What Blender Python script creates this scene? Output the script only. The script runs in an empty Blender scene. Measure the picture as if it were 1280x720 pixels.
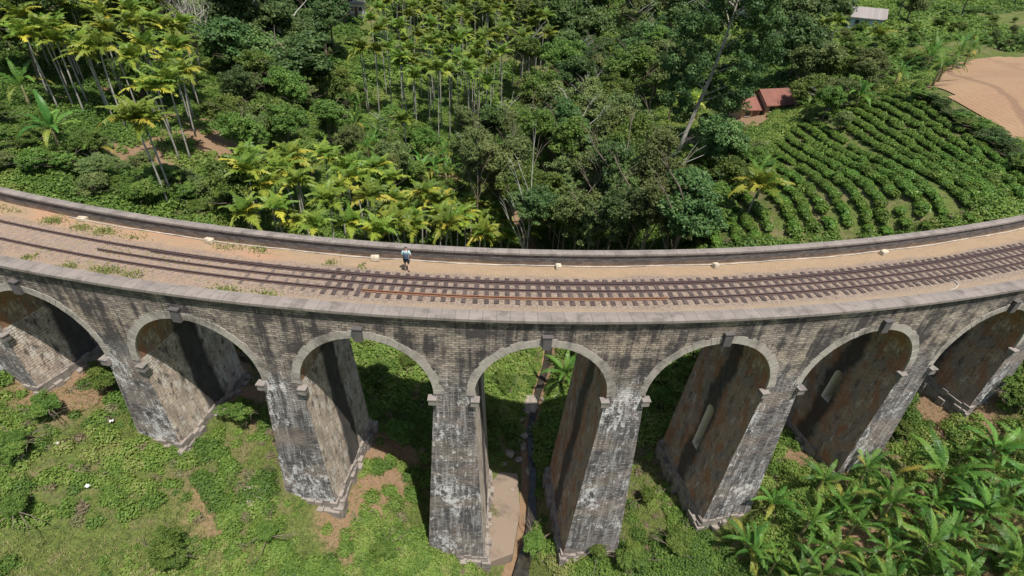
import bpy, bmesh, math, random
import numpy as np
from mathutils import Vector, Matrix, noise as mnoise

R = math.radians
random.seed(7)
rng = np.random.default_rng(11)
SC = bpy.context.scene
COL = SC.collection

# ------------------------------------------------------------------ camera
F, TH, RO, H = 669.2, 0.60762, 0.0588, 17.908
cam_d = bpy.data.cameras.new('camera')
cam = bpy.data.objects.new('camera', cam_d); COL.objects.link(cam)
cam_d.sensor_width = 36.0
cam_d.lens = 36.0 * F / 1280.0
cam_d.clip_start = 0.1; cam_d.clip_end = 6000
fw = Vector((0, math.cos(TH), -math.sin(TH)))
up0 = Vector((0, math.sin(TH), math.cos(TH))); rt0 = Vector((1, 0, 0))
c_, s_ = math.cos(RO), math.sin(RO)
rt = rt0 * c_ + up0 * s_
up = up0 * c_ - rt0 * s_
cam.matrix_world = Matrix(((rt.x, up.x, -fw.x, 0), (rt.y, up.y, -fw.y, 0), (rt.z, up.z, -fw.z, H), (0, 0, 0, 1)))
SC.camera = cam

# ------------------------------------------------------------------ world, sun, exposure
SUN_EL = R(67); sdir = Vector((0.55, -0.83)).normalized()
w = bpy.data.worlds.new('World'); SC.world = w; w.use_nodes = True
nt = w.node_tree
sky = nt.nodes.new('ShaderNodeTexSky'); sky.sky_type = 'NISHITA'; sky.sun_disc = False
sky.sun_elevation = SUN_EL; sky.sun_rotation = math.atan2(sdir.x, sdir.y)
sky.air_density = 1.3; sky.dust_density = 1.5
bg = nt.nodes['Background']; nt.links.new(sky.outputs[0], bg.inputs[0]); bg.inputs[1].default_value = 0.088
sun_d = bpy.data.lights.new('sun', 'SUN'); sun_d.energy = 4.9; sun_d.angle = R(0.6); sun_d.color = (1.0, 0.95, 0.87)
sun = bpy.data.objects.new('sun', sun_d); COL.objects.link(sun)
S3 = Vector((sdir.x * math.cos(SUN_EL), sdir.y * math.cos(SUN_EL), math.sin(SUN_EL)))
sun.rotation_euler = S3.to_track_quat('Z', 'Y').to_euler(); sun.location = (0, 0, 60)
SC.view_settings.view_transform = 'Standard'; SC.view_settings.look = 'None'
SC.view_settings.exposure = 0.28; SC.view_settings.gamma = 1.0; SC.view_settings.use_curve_mapping = False
SC.cycles.max_bounces = 5; SC.cycles.diffuse_bounces = 3; SC.cycles.glossy_bounces = 2
SC.cycles.transmission_bounces = 2; SC.cycles.transparent_max_bounces = 4; SC.cycles.volume_bounces = 0
SC.cycles.use_denoising = True

# ------------------------------------------------------------------ helpers
def props(o, label=None, cat=None, group=None, kind=None):
    if label: o['label'] = label
    if cat: o['category'] = cat
    if group: o['group'] = group
    if kind: o['kind'] = kind
    return o

def link(name, me, mat=None, parent=None):
    o = bpy.data.objects.new(name, me); COL.objects.link(o)
    if mat is not None and me is not None and not me.materials: me.materials.append(mat)
    if parent: o.parent = parent
    return o

def empty(name, loc=(0, 0, 0), rz=0):
    o = bpy.data.objects.new(name, None); COL.objects.link(o)
    o.location = loc; o.rotation_euler = (0, 0, rz); o.empty_display_size = .3
    return o

def fast_mesh(name, V, Fc, attrs=None, mat=None, smooth=False):
    """V (n,3); Fc (m,k) equal-size faces; attrs {name: (m,) floats on faces}"""
    me = bpy.data.meshes.new(name)
    V = np.ascontiguousarray(V, dtype=np.float32); Fc = np.ascontiguousarray(Fc, dtype=np.int32)
    m, k = Fc.shape
    me.vertices.add(len(V)); me.vertices.foreach_set('co', V.ravel())
    me.loops.add(m * k); me.loops.foreach_set('vertex_index', Fc.ravel())
    me.polygons.add(m); me.polygons.foreach_set('loop_start', np.arange(0, m * k, k, dtype=np.int32))
    try: me.polygons.foreach_set('loop_total', np.full(m, k, dtype=np.int32))
    except Exception: pass
    if smooth: me.polygons.foreach_set('use_smooth', np.ones(m, dtype=bool))
    me.update(calc_edges=True)
    for a, v in (attrs or {}).items():
        at = me.attributes.new(a, 'FLOAT', 'FACE'); at.data.foreach_set('value', np.ascontiguousarray(v, dtype=np.float32))
    if mat: me.materials.append(mat)
    return me

class MB:
    """collects polygons with uv coordinates"""
    def __init__(s): s.v = []; s.f = []; s.uv = []
    def poly(s, pts, uvs=None):
        b = len(s.v); s.v += [tuple(p) for p in pts]; s.f.append(list(range(b, b + len(pts))))
        s.uv.append(uvs if uvs else [(p[0], p[2]) for p in pts])
    def grid(s, rows, uvrows=None):
        nr, nc = len(rows), len(rows[0]); b = len(s.v)
        for r in rows: s.v += [tuple(p) for p in r]
        for i in range(nr - 1):
            for j in range(nc - 1):
                s.f.append([b + i * nc + j, b + i * nc + j + 1, b + (i + 1) * nc + j + 1, b + (i + 1) * nc + j])
                if uvrows: s.uv.append([uvrows[i][j], uvrows[i][j + 1], uvrows[i + 1][j + 1], uvrows[i + 1][j]])
                else: s.uv.append([(0, 0)] * 4)
    def box(s, cx, cy, cz, sx, sy, sz, M=None):
        P = [Vector((cx + dx * sx / 2, cy + dy * sy / 2, cz + dz * sz / 2)) for dx in (-1, 1) for dy in (-1, 1) for dz in (-1, 1)]
        if M: P = [M @ p for p in P]
        for q in ((0, 1, 3, 2), (4, 6, 7, 5), (0, 4, 5, 1), (2, 3, 7, 6), (0, 2, 6, 4), (1, 5, 7, 3)):
            pts = [P[i] for i in q]
            s.poly(pts, [(p.x + p.y, p.z) for p in pts])
    def tube(s, pts, rad, n=6, cap=True):
        pts = [Vector(p) for p in pts]; b = len(s.v); k = len(pts)
        rad = rad if isinstance(rad, (list, tuple)) else [rad] * k
        for i, p in enumerate(pts):
            d = (pts[min(i + 1, k - 1)] - pts[max(i - 1, 0)]).normalized()
            a = d.cross(Vector((0, 0, 1)) if abs(d.z) < .9 else Vector((1, 0, 0))).normalized(); c = d.cross(a)
            for j in range(n):
                t = 2 * math.pi * j / n
                s.v.append(tuple(p + (a * math.cos(t) + c * math.sin(t)) * rad[i]))
        for i in range(k - 1):
            for j in range(n):
                j2 = (j + 1) % n
                s.f.append([b + i * n + j, b + i * n + j2, b + (i + 1) * n + j2, b + (i + 1) * n + j]); s.uv.append([(j / n, i), ((j + 1) / n, i), ((j + 1) / n, i + 1), (j / n, i + 1)])
        if cap:
            for e in (0, k - 1):
                s.f.append([b + e * n + j for j in range(n)]); s.uv.append([(0, 0)] * n)
    def build(s, name, mat, parent=None, smooth=False):
        me = bpy.data.meshes.new(name); me.from_pydata(s.v, [], s.f)
        uv = me.uv_layers.new(name='UVMap')
        flat = np.array([c for f in s.uv for u in f for c in u], dtype=np.float32)
        uv.data.foreach_set('uv', flat)
        if smooth: me.polygons.foreach_set('use_smooth', [True] * len(me.polygons))
        bm = bmesh.new(); bm.from_mesh(me); bmesh.ops.recalc_face_normals(bm, faces=bm.faces); bm.to_mesh(me); bm.free()
        return link(name, me, mat, parent)

# ------------------------------------------------------------------ value noise (numpy)
_lat = rng.random((257, 257))
def vnoise(x, y, sc=1.0, off=0.0):
    x = np.asarray(x) / sc + 91.3 + off; y = np.asarray(y) / sc + 57.7 + off * 1.7
    xi = np.floor(x).astype(int); yi = np.floor(y).astype(int); fx = x - xi; fy = y - yi
    fx = fx * fx * (3 - 2 * fx); fy = fy * fy * (3 - 2 * fy)
    g = lambda a, b: _lat[a % 256, b % 256]
    return (g(xi, yi) * (1 - fx) + g(xi + 1, yi) * fx) * (1 - fy) + (g(xi, yi + 1) * (1 - fx) + g(xi + 1, yi + 1) * fx) * fy
def fbm(x, y, sc, off=0.0, o=4):
    t = 0; a = .5
    for i in range(o): t = t + a * vnoise(x, y, sc / 2 ** i, off + 13.7 * i); a *= .5
    return t / (1 - .5 ** o)

# ------------------------------------------------------------------ the bridge's curve: s along the near edge, off across
Y0, A0, A1, A2, A3 = 22.6517, 0.05051, 0.008996, -0.00522, -0.0745
SS = np.linspace(-90, 90, 1441); ds = SS[1] - SS[0]
_s = np.clip(SS, -60, 62)
AA = A0 + A1 * _s + A2 * (_s / 50) ** 2 + A3 * (_s / 50) ** 3
CX = np.concatenate([[0], np.cumsum((np.cos(AA[1:]) + np.cos(AA[:-1])) / 2 * ds)])
CY = np.concatenate([[0], np.cumsum((np.sin(AA[1:]) + np.sin(AA[:-1])) / 2 * ds)])
CX -= CX[720]; CY -= CY[720] - Y0
def BP(s, off, z, tang=0.0):
    x = np.interp(s, SS, CX); y = np.interp(s, SS, CY); a = np.interp(s, SS, AA)
    return Vector((x - off * math.sin(a) + tang * math.cos(a), y + off * math.cos(a) + tang * math.sin(a), z))
def heading(s): return float(np.interp(s, SS, AA))

def ray_dir(px, py):
    u = (px - 640) / F; v = (360 - py) / F
    return (fw + rt * u + up * v).normalized()
def ray_pt(px, py, d): return ray_dir(px, py) * d + Vector((0, 0, H))

# ------------------------------------------------------------------ terrain height from surveyed points
ctl = []
for x, y, z in [(-60, 30, -2), (-46, 22, -7), (-36, 24, -10.9), (-24, 23, -13.7), (-13.5, 22, -17.8), (-6, 22, -21.9), (-3, 22, -23.6), (-1, 22, -25.0), (3.2, 23, -25.4), (7.4, 22.5, -23.4), (18, 24.5, -20.3), (28, 27, -16.8), (38, 30.5, -12.3), (50, 35, -6), (60, 41, -2),
                (-45, 12, -8.5), (-30, 14, -13.2), (-24, 18, -14.8), (-15, 15, -18.8), (-7, 17, -23), (0.5, 15, -26), (8, 15, -25), (20, 16, -20), (30, 18, -16.5), (40, 21, -13.2), (52, 26, -8),
                (0, -20, -30), (-50, -20, -12), (60, -10, -12), (0, 5, -27),
                (-46, 33, -7.6), (-36, 32, -10), (-25, 32, -13.2), (-13, 31, -17.6), (-3, 31, -23), (-.5, 30, -24.8), (3.2, 31, -24.8), (8, 32, -23.6), (17, 33, -20.6), (27, 35, -16.2), (36, 38, -11.5), (47, 43, -4),
                (-36, 38.5, -8.5), (-27, 38, -12), (-14, 38, -17), (-4, 39, -21.5), (1.5, 40, -24.4), (7, 40, -22.8), (15, 41, -18.5), (25, 43, -8.6), (36, 43.5, -5.6), (46.5, 47, -3.2),
                (4, 46, -24), (5, 56, -22.5), (2, 68, -20.5), (-3, 80, -18), (-12, 50, -17), (-20, 47, -12.5), (14, 50, -16), (20, 60, -12),
                (-90, 30, 4), (-90, 80, 10), (120, 60, 9), (100, 30, 6),
                (-300, 0, 10), (300, 0, 10), (-400, 300, 20), (0, -300, -20), (0, 700, 14), (-200, 600, 16), (600, 600, 10), (900, 200, 12), (1500, 1500, 10), (-1500, 1500, 20), (-1500, -1500, 0), (1500, -1500, 0)]:
    ctl.append((x, y, z))
for px, py, d in [(30, 225, 65), (100, 190, 69), (215, 262, 62), (160, 210, 70), (300, 180, 80), (20, 100, 95), (120, 100, 98), (250, 120, 98), (100, 20, 125), (300, 60, 125), (300, 10, 160), (450, 30, 170), (400, 180, 86), (480, 200, 88),
                  (560, 180, 98), (560, 90, 135), (640, 120, 122), (560, 30, 172), (720, 40, 170), (740, 130, 118), (850, 195, 86), (800, 130, 120), (945, 135, 108), (900, 60, 165), (1000, 100, 125), (1080, 25, 175), (1200, 10, 240), (1280, 0, 340), (1200, 45, 170), (1130, 60, 140),
                  (1250, 255, 68), (1150, 280, 62), (1280, 175, 86), (1170, 110, 100), (1280, 85, 122), (1000, 300, 54), (910, 300, 57), (930, 240, 69), (1020, 180, 84), (1150, 200, 77), (1060, 130, 104)]:
    ctl.append(tuple(ray_pt(px, py, d)))
ctl = np.array(ctl); n_ = len(ctl)
_D = np.hypot(ctl[:, None, 0] - ctl[None, :, 0], ctl[:, None, 1] - ctl[None, :, 1])
_A = np.zeros((n_ + 1, n_ + 1)); _A[:n_, :n_] = np.sqrt(_D ** 2 + 4.0) * -1 + np.eye(n_) * .35; _A[n_, :n_] = 1; _A[:n_, n_] = 1
_W = np.linalg.solve(_A, np.concatenate([ctl[:, 2], [0]]))
def ground_z(x, y):
    x = np.atleast_1d(np.asarray(x, float)); y = np.atleast_1d(np.asarray(y, float))
    out = np.empty(len(x))
    for i in range(0, len(x), 20000):
        d = np.hypot(x[i:i + 20000, None] - ctl[None, :, 0], y[i:i + 20000, None] - ctl[None, :, 1])
        out[i:i + 20000] = -np.sqrt(d ** 2 + 4.0) @ _W[:n_] + _W[n_]
    r = np.hypot(x, y)
    bumps = (fbm(x, y, 9.0) - .5) * np.clip(1.6 + r * .012, 1, 8) * .8
    # stream bed stays smooth; keep ground from rising through the deck
    sd = stream_dist(x, y)
    bumps *= np.clip((sd - 1) / 4, 0, 1)
    bumps *= 1 - .9 * np.clip((x - 17) / 7, 0, 1) * np.clip((y - 40) / 3, 0, 1) * np.clip((112 - y) / 12, 0, 1)      # the tea ground is even
    out = out + bumps - .7 * np.clip(1 - sd / 2.2, 0, 1)
    return out
# stream centre line
ST = np.array([(-.5, -30), (0.5, 10), (1.2, 22), (2.3, 26), (2.6, 31), (2.4, 36), (3.4, 41), (4.6, 46), (5.5, 56), (2, 68), (-3, 80)], float)
def stream_dist(x, y):
    x = np.atleast_1d(x); y = np.atleast_1d(y); best = np.full(x.shape, 1e9)
    for a, b in zip(ST[:-1], ST[1:]):
        d = b - a; t = np.clip(((x - a[0]) * d[0] + (y - a[1]) * d[1]) / (d @ d), 0, 1)
        best = np.minimum(best, np.hypot(x - a[0] - t * d[0], y - a[1] - t * d[1]))
    return best
def gz(x, y): return float(ground_z([x], [y])[0])
def at(px, py, h=0.0, dmin=22, dmax=600):
    """the place on the ground below the point that stands h metres above it and shows at photo position (px, py)"""
    dv = ray_dir(px, py); D = np.geomspace(dmin, dmax, 500)
    P = np.array(dv)[None] * D[:, None]; P[:, 2] += H
    z = ground_z(P[:, 0], P[:, 1]) + h
    i = np.argmax(P[:, 2] <= z)
    if P[i, 2] > z[i]: return None
    if i == 0: i = 1
    a = P[i - 1, 2] - z[i - 1]; b = P[i, 2] - z[i]; t = a / (a - b + 1e-9)
    q = P[i - 1] * (1 - t) + P[i] * t
    return Vector((q[0], q[1], gz(q[0], q[1]) if h else q[2]))
def beyond_bridge(px, py, h=0.0, dmin=22):
    return at(px, py, h, dmin)

# which side of the bridge: signed distance across (0 near edge, 7.6 far edge)
def bridge_off(x, y):
    x = np.atleast_1d(x); y = np.atleast_1d(y)
    k = np.clip(np.searchsorted(CX, x), 0, len(CX) - 1)
    for _ in range(3):
        v = (x - CX[k]) * np.cos(AA[k]) + (y - CY[k]) * np.sin(AA[k]); k = np.clip(k + np.round(v / ds).astype(int), 0, len(CX) - 1)
    return -(x - CX[k]) * np.sin(AA[k]) + (y - CY[k]) * np.cos(AA[k]), SS[k]

# ------------------------------------------------------------------ materials
def new_mat(name):
    m = bpy.data.materials.new(name); m.use_nodes = True; t = m.node_tree
    return m, t, t.nodes['Principled BSDF'], t.nodes.new, t.links.new
def ramp(t, fac, stops, interp='LINEAR'):
    r = t.nodes.new('ShaderNodeValToRGB'); r.color_ramp.interpolation = interp
    e = r.color_ramp.elements
    while len(e) < len(stops): e.new(.5)
    for i, (p, c) in enumerate(stops): e[i].position = p; e[i].color = (*c, 1) if len(c) == 3 else c
    t.links.new(fac, r.inputs[0]); return r.outputs[0]
def mix(t, fac, a, b, mode='MIX'):
    m = t.nodes.new('ShaderNodeMix'); m.data_type = 'RGBA'; m.blend_type = mode
    for k, v in ((0, fac), (6, a), (7, b)):
        if isinstance(v, (int, float)): m.inputs[k].default_value = v
        elif isinstance(v, tuple): m.inputs[k].default_value = (*v, 1)
        else: t.links.new(v, m.inputs[k])
    return m.outputs[2]
def noise(t, vec, scale, detail=5, rough=.6, dist=0):
    n = t.nodes.new('ShaderNodeTexNoise'); n.inputs['Scale'].default_value = scale; n.inputs['Detail'].default_value = detail
    n.inputs['Roughness'].default_value = rough; n.inputs['Distortion'].default_value = dist
    if vec is not None: t.links.new(vec, n.inputs['Vector'])
    return n.outputs[0]
def mapping(t, vec, sc=(1, 1, 1), loc=(0, 0, 0)):
    m = t.nodes.new('ShaderNodeMapping'); m.inputs['Scale'].default_value = sc; m.inputs['Location'].default_value = loc
    t.links.new(vec, m.inputs['Vector']); return m.outputs[0]
def math_(t, op, a, b=None, c=None):
    m = t.nodes.new('ShaderNodeMath'); m.operation = op
    for k, v in enumerate((a, b, c)):
        if v is None: continue
        if isinstance(v, (int, float)): m.inputs[k].default_value = v
        else: t.links.new(v, m.inputs[k])
    return m.outputs[0]
def sstep(t, v, lo, hi):
    m = t.nodes.new('ShaderNodeMapRange'); m.interpolation_type = 'SMOOTHSTEP'
    m.inputs[1].default_value = lo; m.inputs[2].default_value = hi; t.links.new(v, m.inputs[0]); return m.outputs[0]
def bump(t, h, bs, strength=.5, dist=.05):
    b = t.nodes.new('ShaderNodeBump'); b.inputs['Strength'].default_value = strength; b.inputs['Distance'].default_value = dist
    t.links.new(h, b.inputs['Height']); t.links.new(b.outputs[0], bs.inputs['Normal'])

def plain(name, col, rough=.8, var=.25, sc=3.0, metal=0):
    m, t, b, N, L = new_mat(name)
    tc = N('ShaderNodeTexCoord').outputs['Object']
    n = noise(t, tc, sc, 6)
    c = ramp(t, n, [(.3, tuple(x * (1 - var) for x in col)), (.7, tuple(min(1, x * (1 + var)) for x in col))])
    L(c, b.inputs['Base Color']); b.inputs['Roughness'].default_value = rough; b.inputs['Metallic'].default_value = metal
    return m

def stone_mat(name, kind):
    """coursed stone with stains; uv in metres (u along the wall, v height)"""
    m, t, b, N, L = new_mat(name)
    uv = N('ShaderNodeUVMap').outputs[0]
    bw, bh = (.42, .16) if kind in ('face', 'pier', 'pierlit') else (.55, .2)
    br = N('ShaderNodeTexBrick'); br.inputs['Scale'].default_value = 1
    wob_ = N('ShaderNodeVectorMath'); wob_.operation = 'MULTIPLY_ADD'
    nw = N('ShaderNodeTexNoise'); nw.inputs['Scale'].default_value = 1.7; nw.inputs['Detail'].default_value = 3; L(uv, nw.inputs['Vector'])
    L(nw.outputs[1], wob_.inputs[0]); wob_.inputs[1].default_value = (.10, .10, 0); L(uv, wob_.inputs[2]); L(wob_.outputs[0], br.inputs['Vector'])
    br.inputs['Brick Width'].default_value = bw; br.inputs['Row Height'].default_value = bh; br.inputs['Mortar Size'].default_value = .028
    br.inputs['Mortar Smooth'].default_value = .3; br.inputs['Bias'].default_value = 0
    br.inputs['Color1'].default_value = (0, 0, 0, 1); br.inputs['Color2'].default_value = (1, 1, 1, 1); br.inputs['Mortar'].default_value = (.5, .5, .5, 1)
    brick_v = br.outputs['Color']; mort = br.outputs['Fac']
    nmk = noise(t, mapping(t, uv, (.9, 1.6, 1), (31, 2, 0)), 1, 8, .75)      # where joints are washed out or sooty
    mort = math_(t, 'MULTIPLY', mort, sstep(t, nmk, .36, .6))
    nb = noise(t, mapping(t, uv, (.22, .5, 1)), 1, 6, .62)
    nf = noise(t, mapping(t, uv, (2.5, 6, 1)), 1, 4, .7)
    nst = noise(t, mapping(t, uv, (1.6, .13, 1)), 1, 6, .65)      # vertical streaks
    nst2 = noise(t, mapping(t, uv, (3.2, .3, 1), (7, 3, 0)), 1, 7, .7)
    tan = (.41, .34, .27); gry = (.20, .165, .155); drk = (.036, .031, .034)
    base = mix(t, sstep(t, nb, .38, .6), gry, tan)
    base = mix(t, .62, base, mix(t, brick_v, tuple(x * .28 for x in gry), tuple(x * 1.35 for x in tan)), 'MIX')
    base = mix(t, math_(t, 'MULTIPLY', sstep(t, nf, .35, .75), .3), base, (.46, .41, .36))
    sep = N('ShaderNodeSeparateXYZ'); L(uv, sep.inputs[0]); z = sep.outputs[1]
    if kind in ('face', 'pier'):
        # black algae in runs under the coping and down the spandrels
        k = math_(t, 'MULTIPLY', sstep(t, math_(t, 'ADD', math_(t, 'MULTIPLY', nst, .5), math_(t, 'MULTIPLY', noise(t, mapping(t, uv, (.4, .7, 1), (9, 4, 0)), 1, 7, .7), .5)), .435, .555), .92)
        top = math_(t, 'MULTIPLY', sstep(t, z, -1.9, -.5), .75)
        n2 = noise(t, mapping(t, uv, (.5, .9, 1), (3, 1, 0)), 1, 5, .6)
        k = math_(t, 'MAXIMUM', k, math_(t, 'MULTIPLY', top, sstep(t, n2, .33, .58)))
        fc = mix(t, math_(t, 'MULTIPLY', sstep(t, noise(t, mapping(t, uv, (.18, .4, 1), (40, 3, 0)), 1, 4, .6), .5, .62), .4), base, (.44, .34, .25))
        fc = mix(t, k, fc, drk)
        fc = mix(t, math_(t, 'MULTIPLY', sstep(t, nst2, .6, .72), .55), fc, (.58, .54, .5))
        # pier shafts: sooty courses, pale runs, flecks of lime
        pc = mix(t, brick_v, (.045, .04, .042), (.31, .28, .265))
        pc = mix(t, math_(t, 'MULTIPLY', sstep(t, nst, .42, .6), .7), pc, (.05, .047, .053))
        pc = mix(t, math_(t, 'MULTIPLY', sstep(t, nst2, .48, .62), .6), pc, (.46, .44, .425))
        pc = mix(t, math_(t, 'MULTIPLY', sstep(t, nb, .46, .64), .5), pc, (.34, .265, .205))
        nwh = noise(t, mapping(t, uv, (2.6, 1.3, 1), (5, 9, 0)), 1, 9, .78); nreg = noise(t, mapping(t, uv, (.35, .22, 1), (15, 29, 0)), 1, 3, .5)
        wk = math_(t, 'MULTIPLY', sstep(t, math_(t, 'ADD', nwh, math_(t, 'MULTIPLY', math_(t, 'SUBTRACT', nreg, .5), .5)), .545, .605), .85)
        pc = mix(t, wk, pc, (.70, .68, .67))
        nn_ = math_(t, 'ADD', z, math_(t, 'MULTIPLY', math_(t, 'SUBTRACT', nst2, .5), 5.0))
        base = mix(t, sstep(t, nn_, -6.6, -3.4), pc, fc)
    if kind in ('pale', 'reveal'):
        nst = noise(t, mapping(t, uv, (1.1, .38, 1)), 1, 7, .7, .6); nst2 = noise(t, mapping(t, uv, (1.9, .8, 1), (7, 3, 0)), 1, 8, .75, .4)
    if kind == 'pale':  # cream base has the sunlight painted in; the whitish runs are lime stain
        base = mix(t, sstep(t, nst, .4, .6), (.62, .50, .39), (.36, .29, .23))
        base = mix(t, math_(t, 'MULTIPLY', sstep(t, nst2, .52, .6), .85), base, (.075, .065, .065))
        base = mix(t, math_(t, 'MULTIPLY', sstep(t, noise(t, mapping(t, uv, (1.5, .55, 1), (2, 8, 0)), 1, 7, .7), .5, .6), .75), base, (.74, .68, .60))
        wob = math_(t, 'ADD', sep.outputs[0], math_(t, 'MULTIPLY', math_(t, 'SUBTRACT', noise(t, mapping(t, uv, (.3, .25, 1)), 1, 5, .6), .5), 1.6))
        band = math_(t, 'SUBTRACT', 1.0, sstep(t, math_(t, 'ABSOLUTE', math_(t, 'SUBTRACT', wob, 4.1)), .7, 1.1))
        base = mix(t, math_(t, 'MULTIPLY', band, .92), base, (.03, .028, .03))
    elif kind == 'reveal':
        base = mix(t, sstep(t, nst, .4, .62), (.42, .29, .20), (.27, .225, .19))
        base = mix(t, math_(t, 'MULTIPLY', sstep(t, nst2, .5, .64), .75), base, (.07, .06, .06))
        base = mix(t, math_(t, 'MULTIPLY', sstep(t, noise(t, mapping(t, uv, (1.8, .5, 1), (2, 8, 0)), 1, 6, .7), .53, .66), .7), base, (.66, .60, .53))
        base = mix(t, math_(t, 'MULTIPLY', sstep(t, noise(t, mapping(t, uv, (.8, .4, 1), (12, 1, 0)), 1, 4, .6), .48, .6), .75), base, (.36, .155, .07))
        # dark band down the middle of the barrel
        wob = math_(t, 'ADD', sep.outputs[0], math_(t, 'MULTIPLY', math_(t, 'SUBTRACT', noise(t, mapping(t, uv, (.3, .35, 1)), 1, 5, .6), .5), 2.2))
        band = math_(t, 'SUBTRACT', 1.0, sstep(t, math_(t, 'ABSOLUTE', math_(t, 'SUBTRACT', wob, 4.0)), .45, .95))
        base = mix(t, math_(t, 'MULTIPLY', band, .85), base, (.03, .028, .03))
    mc = (.04, .036, .034) if kind in ('face', 'pier') else (.09, .08, .07)
    base = mix(t, math_(t, 'MULTIPLY', mort, .75 if kind != 'reveal' else .5), base, mc)
    L(base, b.inputs['Base Color']); b.inputs['Roughness'].default_value = .9
    hh = math_(t, 'SUBTRACT', math_(t, 'ADD', math_(t, 'MULTIPLY', brick_v, .4), math_(t, 'MULTIPLY', nf, .6)), math_(t, 'MULTIPLY', mort, 1.0))
    bump(t, hh, b, .9, .03)
    return m

def cement_mat(name, col, stain=(.09, .085, .08), amt=.5, sc=(1.2, 1.2, 1.2), joint=None):
    m, t, b, N, L = new_mat(name)
    tc = N('ShaderNodeTexCoord').outputs['Object']
    n1 = noise(t, mapping(t, tc, sc), 1, 7, .68); n2 = noise(t, tc, 9, 4, .6)
    if name.startswith('ring'): n1 = math_(t, 'ADD', math_(t, 'MULTIPLY', n1, .6), math_(t, 'MULTIPLY', noise(t, tc, .35, 3, .6), .42))
    c = mix(t, math_(t, 'MULTIPLY', sstep(t, n1, .46, .66), amt), col, stain)
    c = mix(t, .22, c, mix(t, n2, tuple(x * .4 for x in col), tuple(min(1, x * 1.6) for x in col)))
    if joint:
        uv = N('ShaderNodeUVMap').outputs[0]; sp = N('ShaderNodeSeparateXYZ'); L(uv, sp.inputs[0])
        fr = math_(t, 'FRACT', math_(t, 'MULTIPLY', sp.outputs[0], 1 / joint))
        j = math_(t, 'LESS_THAN', fr, .05)
        blk = N('ShaderNodeTexWhiteNoise'); blk.noise_dimensions = '1D'; L(math_(t, 'FLOOR', math_(t, 'MULTIPLY', sp.outputs[0], 1 / joint)), blk.inputs['W'])
        c = mix(t, math_(t, 'MULTIPLY', blk.outputs[0], .4), c, tuple(x * .6 for x in col))
        c = mix(t, math_(t, 'MULTIPLY', j, .6), c, tuple(x * .35 for x in col))
    L(c, b.inputs['Base Color']); b.inputs['Roughness'].default_value = .9
    bump(t, math_(t, 'ADD', n1, math_(t, 'MULTIPLY', n2, .4)), b, .5, .04)
    return m

def leaf_mat(name, cols, trans=.3, rough=.55, hue_obj=.25):
    """cols: ramp over per-leaf random value 'rnd'"""
    m, t, b, N, L = new_mat(name)
    at_ = N('ShaderNodeAttribute'); at_.attribute_name = 'rnd'
    c = ramp(t, at_.outputs['Fac'], [(i / (len(cols) - 1), x) for i, x in enumerate(cols)])
    oi = N('ShaderNodeObjectInfo').outputs['Random']
    if hue_obj:
        hs = N('ShaderNodeHueSaturation'); L(c, hs.inputs['Color'])
        L(math_(t, 'MULTIPLY_ADD', oi, hue_obj * 1.6, 1 - hue_obj * .8), hs.inputs['Value'])
        L(math_(t, 'MULTIPLY_ADD', oi, hue_obj * .12, .5 - hue_obj * .06), hs.inputs['Hue'])
        c = hs.outputs[0]
    L(c, b.inputs['Base Color']); b.inputs['Roughness'].default_value = rough; b.inputs['Specular IOR Level'].default_value = .22
    tr = N('ShaderNodeBsdfTranslucent'); hs2 = N('ShaderNodeHueSaturation'); L(c, hs2.inputs['Color']); hs2.inputs['Hue'].default_value = .485; hs2.inputs['Value'].default_value = 1.5
    L(hs2.outputs[0], tr.inputs[0])
    ms = N('ShaderNodeMixShader'); ms.inputs[0].default_value = trans; L(b.outputs[0], ms.inputs[1]); L(tr.outputs[0], ms.inputs[2])
    L(ms.outputs[0], t.nodes['Material Output'].inputs[0]); return m

M = {}
M['face'] = stone_mat('spandrel_stone', 'face'); M['pier'] = stone_mat('pier_stone', 'pier'); M['reveal'] = stone_mat('reveal_stone', 'reveal'); M['pale'] = stone_mat('sunlit_limed_reveal', 'pale')
M['ring'] = cement_mat('ring_cement', (.38, .345, .30), (.085, .07, .06), .95, (1.2, 1.2, 1.2))
M['key'] = cement_mat('keystone_dark', (.10, .09, .09), (.04, .04, .04), .6)
M['corbel'] = cement_mat('corbel_stone', (.25, .22, .20), (.07, .07, .07), .7)
M['footing'] = cement_mat('footing_stone', (.27, .235, .205), (.07, .055, .05), .95, (.8, .8, 2.5))
M['cream'] = cement_mat('opening_sunlit_cream', (.72, .64, .5), (.35, .3, .24), .4)  # lining painted bright to stand for sun falling into the opening
M['coping'] = cement_mat('coping_stone', (.25, .215, .19), (.095, .08, .07), .85, (.9, .9, .9), .75)
M['wall_in'] = cement_mat('parapet_inner', (.17, .15, .15), (.06, .055, .055), .75, (.6, .6, 2.0), 1.6)
M['rail'] = plain('rail_brown', (.085, .055, .05), .6, .3, 8)
M['rail_rust'] = plain('rail_orange_rust', (.21, .105, .06), .8, .3, 6)
M['sleeper'] = plain('sleeper_dark', (.075, .055, .048), .9, .6, 2.5)
M['sleeper_old'] = plain('sleeper_grey', (.24, .185, .15), .9, .25, 5)
M['sleeper_mid'] = plain('sleeper_dusty', (.13, .10, .083), .9, .5, 3)
M['pipe'] = plain('pipe_white', (.42, .385, .34), .7, .4, 1.3)
M['block'] = plain('marker_cream', (.52, .45, .34), .9, .3, 4)
M['trunk_pale'] = plain('palm_trunk_grey', (.33, .31, .27), .9, .35, 2.5)
M['trunk_dark'] = plain('bark_brown', (.16, .125, .095), .95, .35, 3)
M['trunk_white'] = plain('bark_pale', (.45, .43, .39), .9, .3, 3)
M['rock'] = plain('rock_brown', (.27, .23, .19), .95, .4, 2.5)
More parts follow.
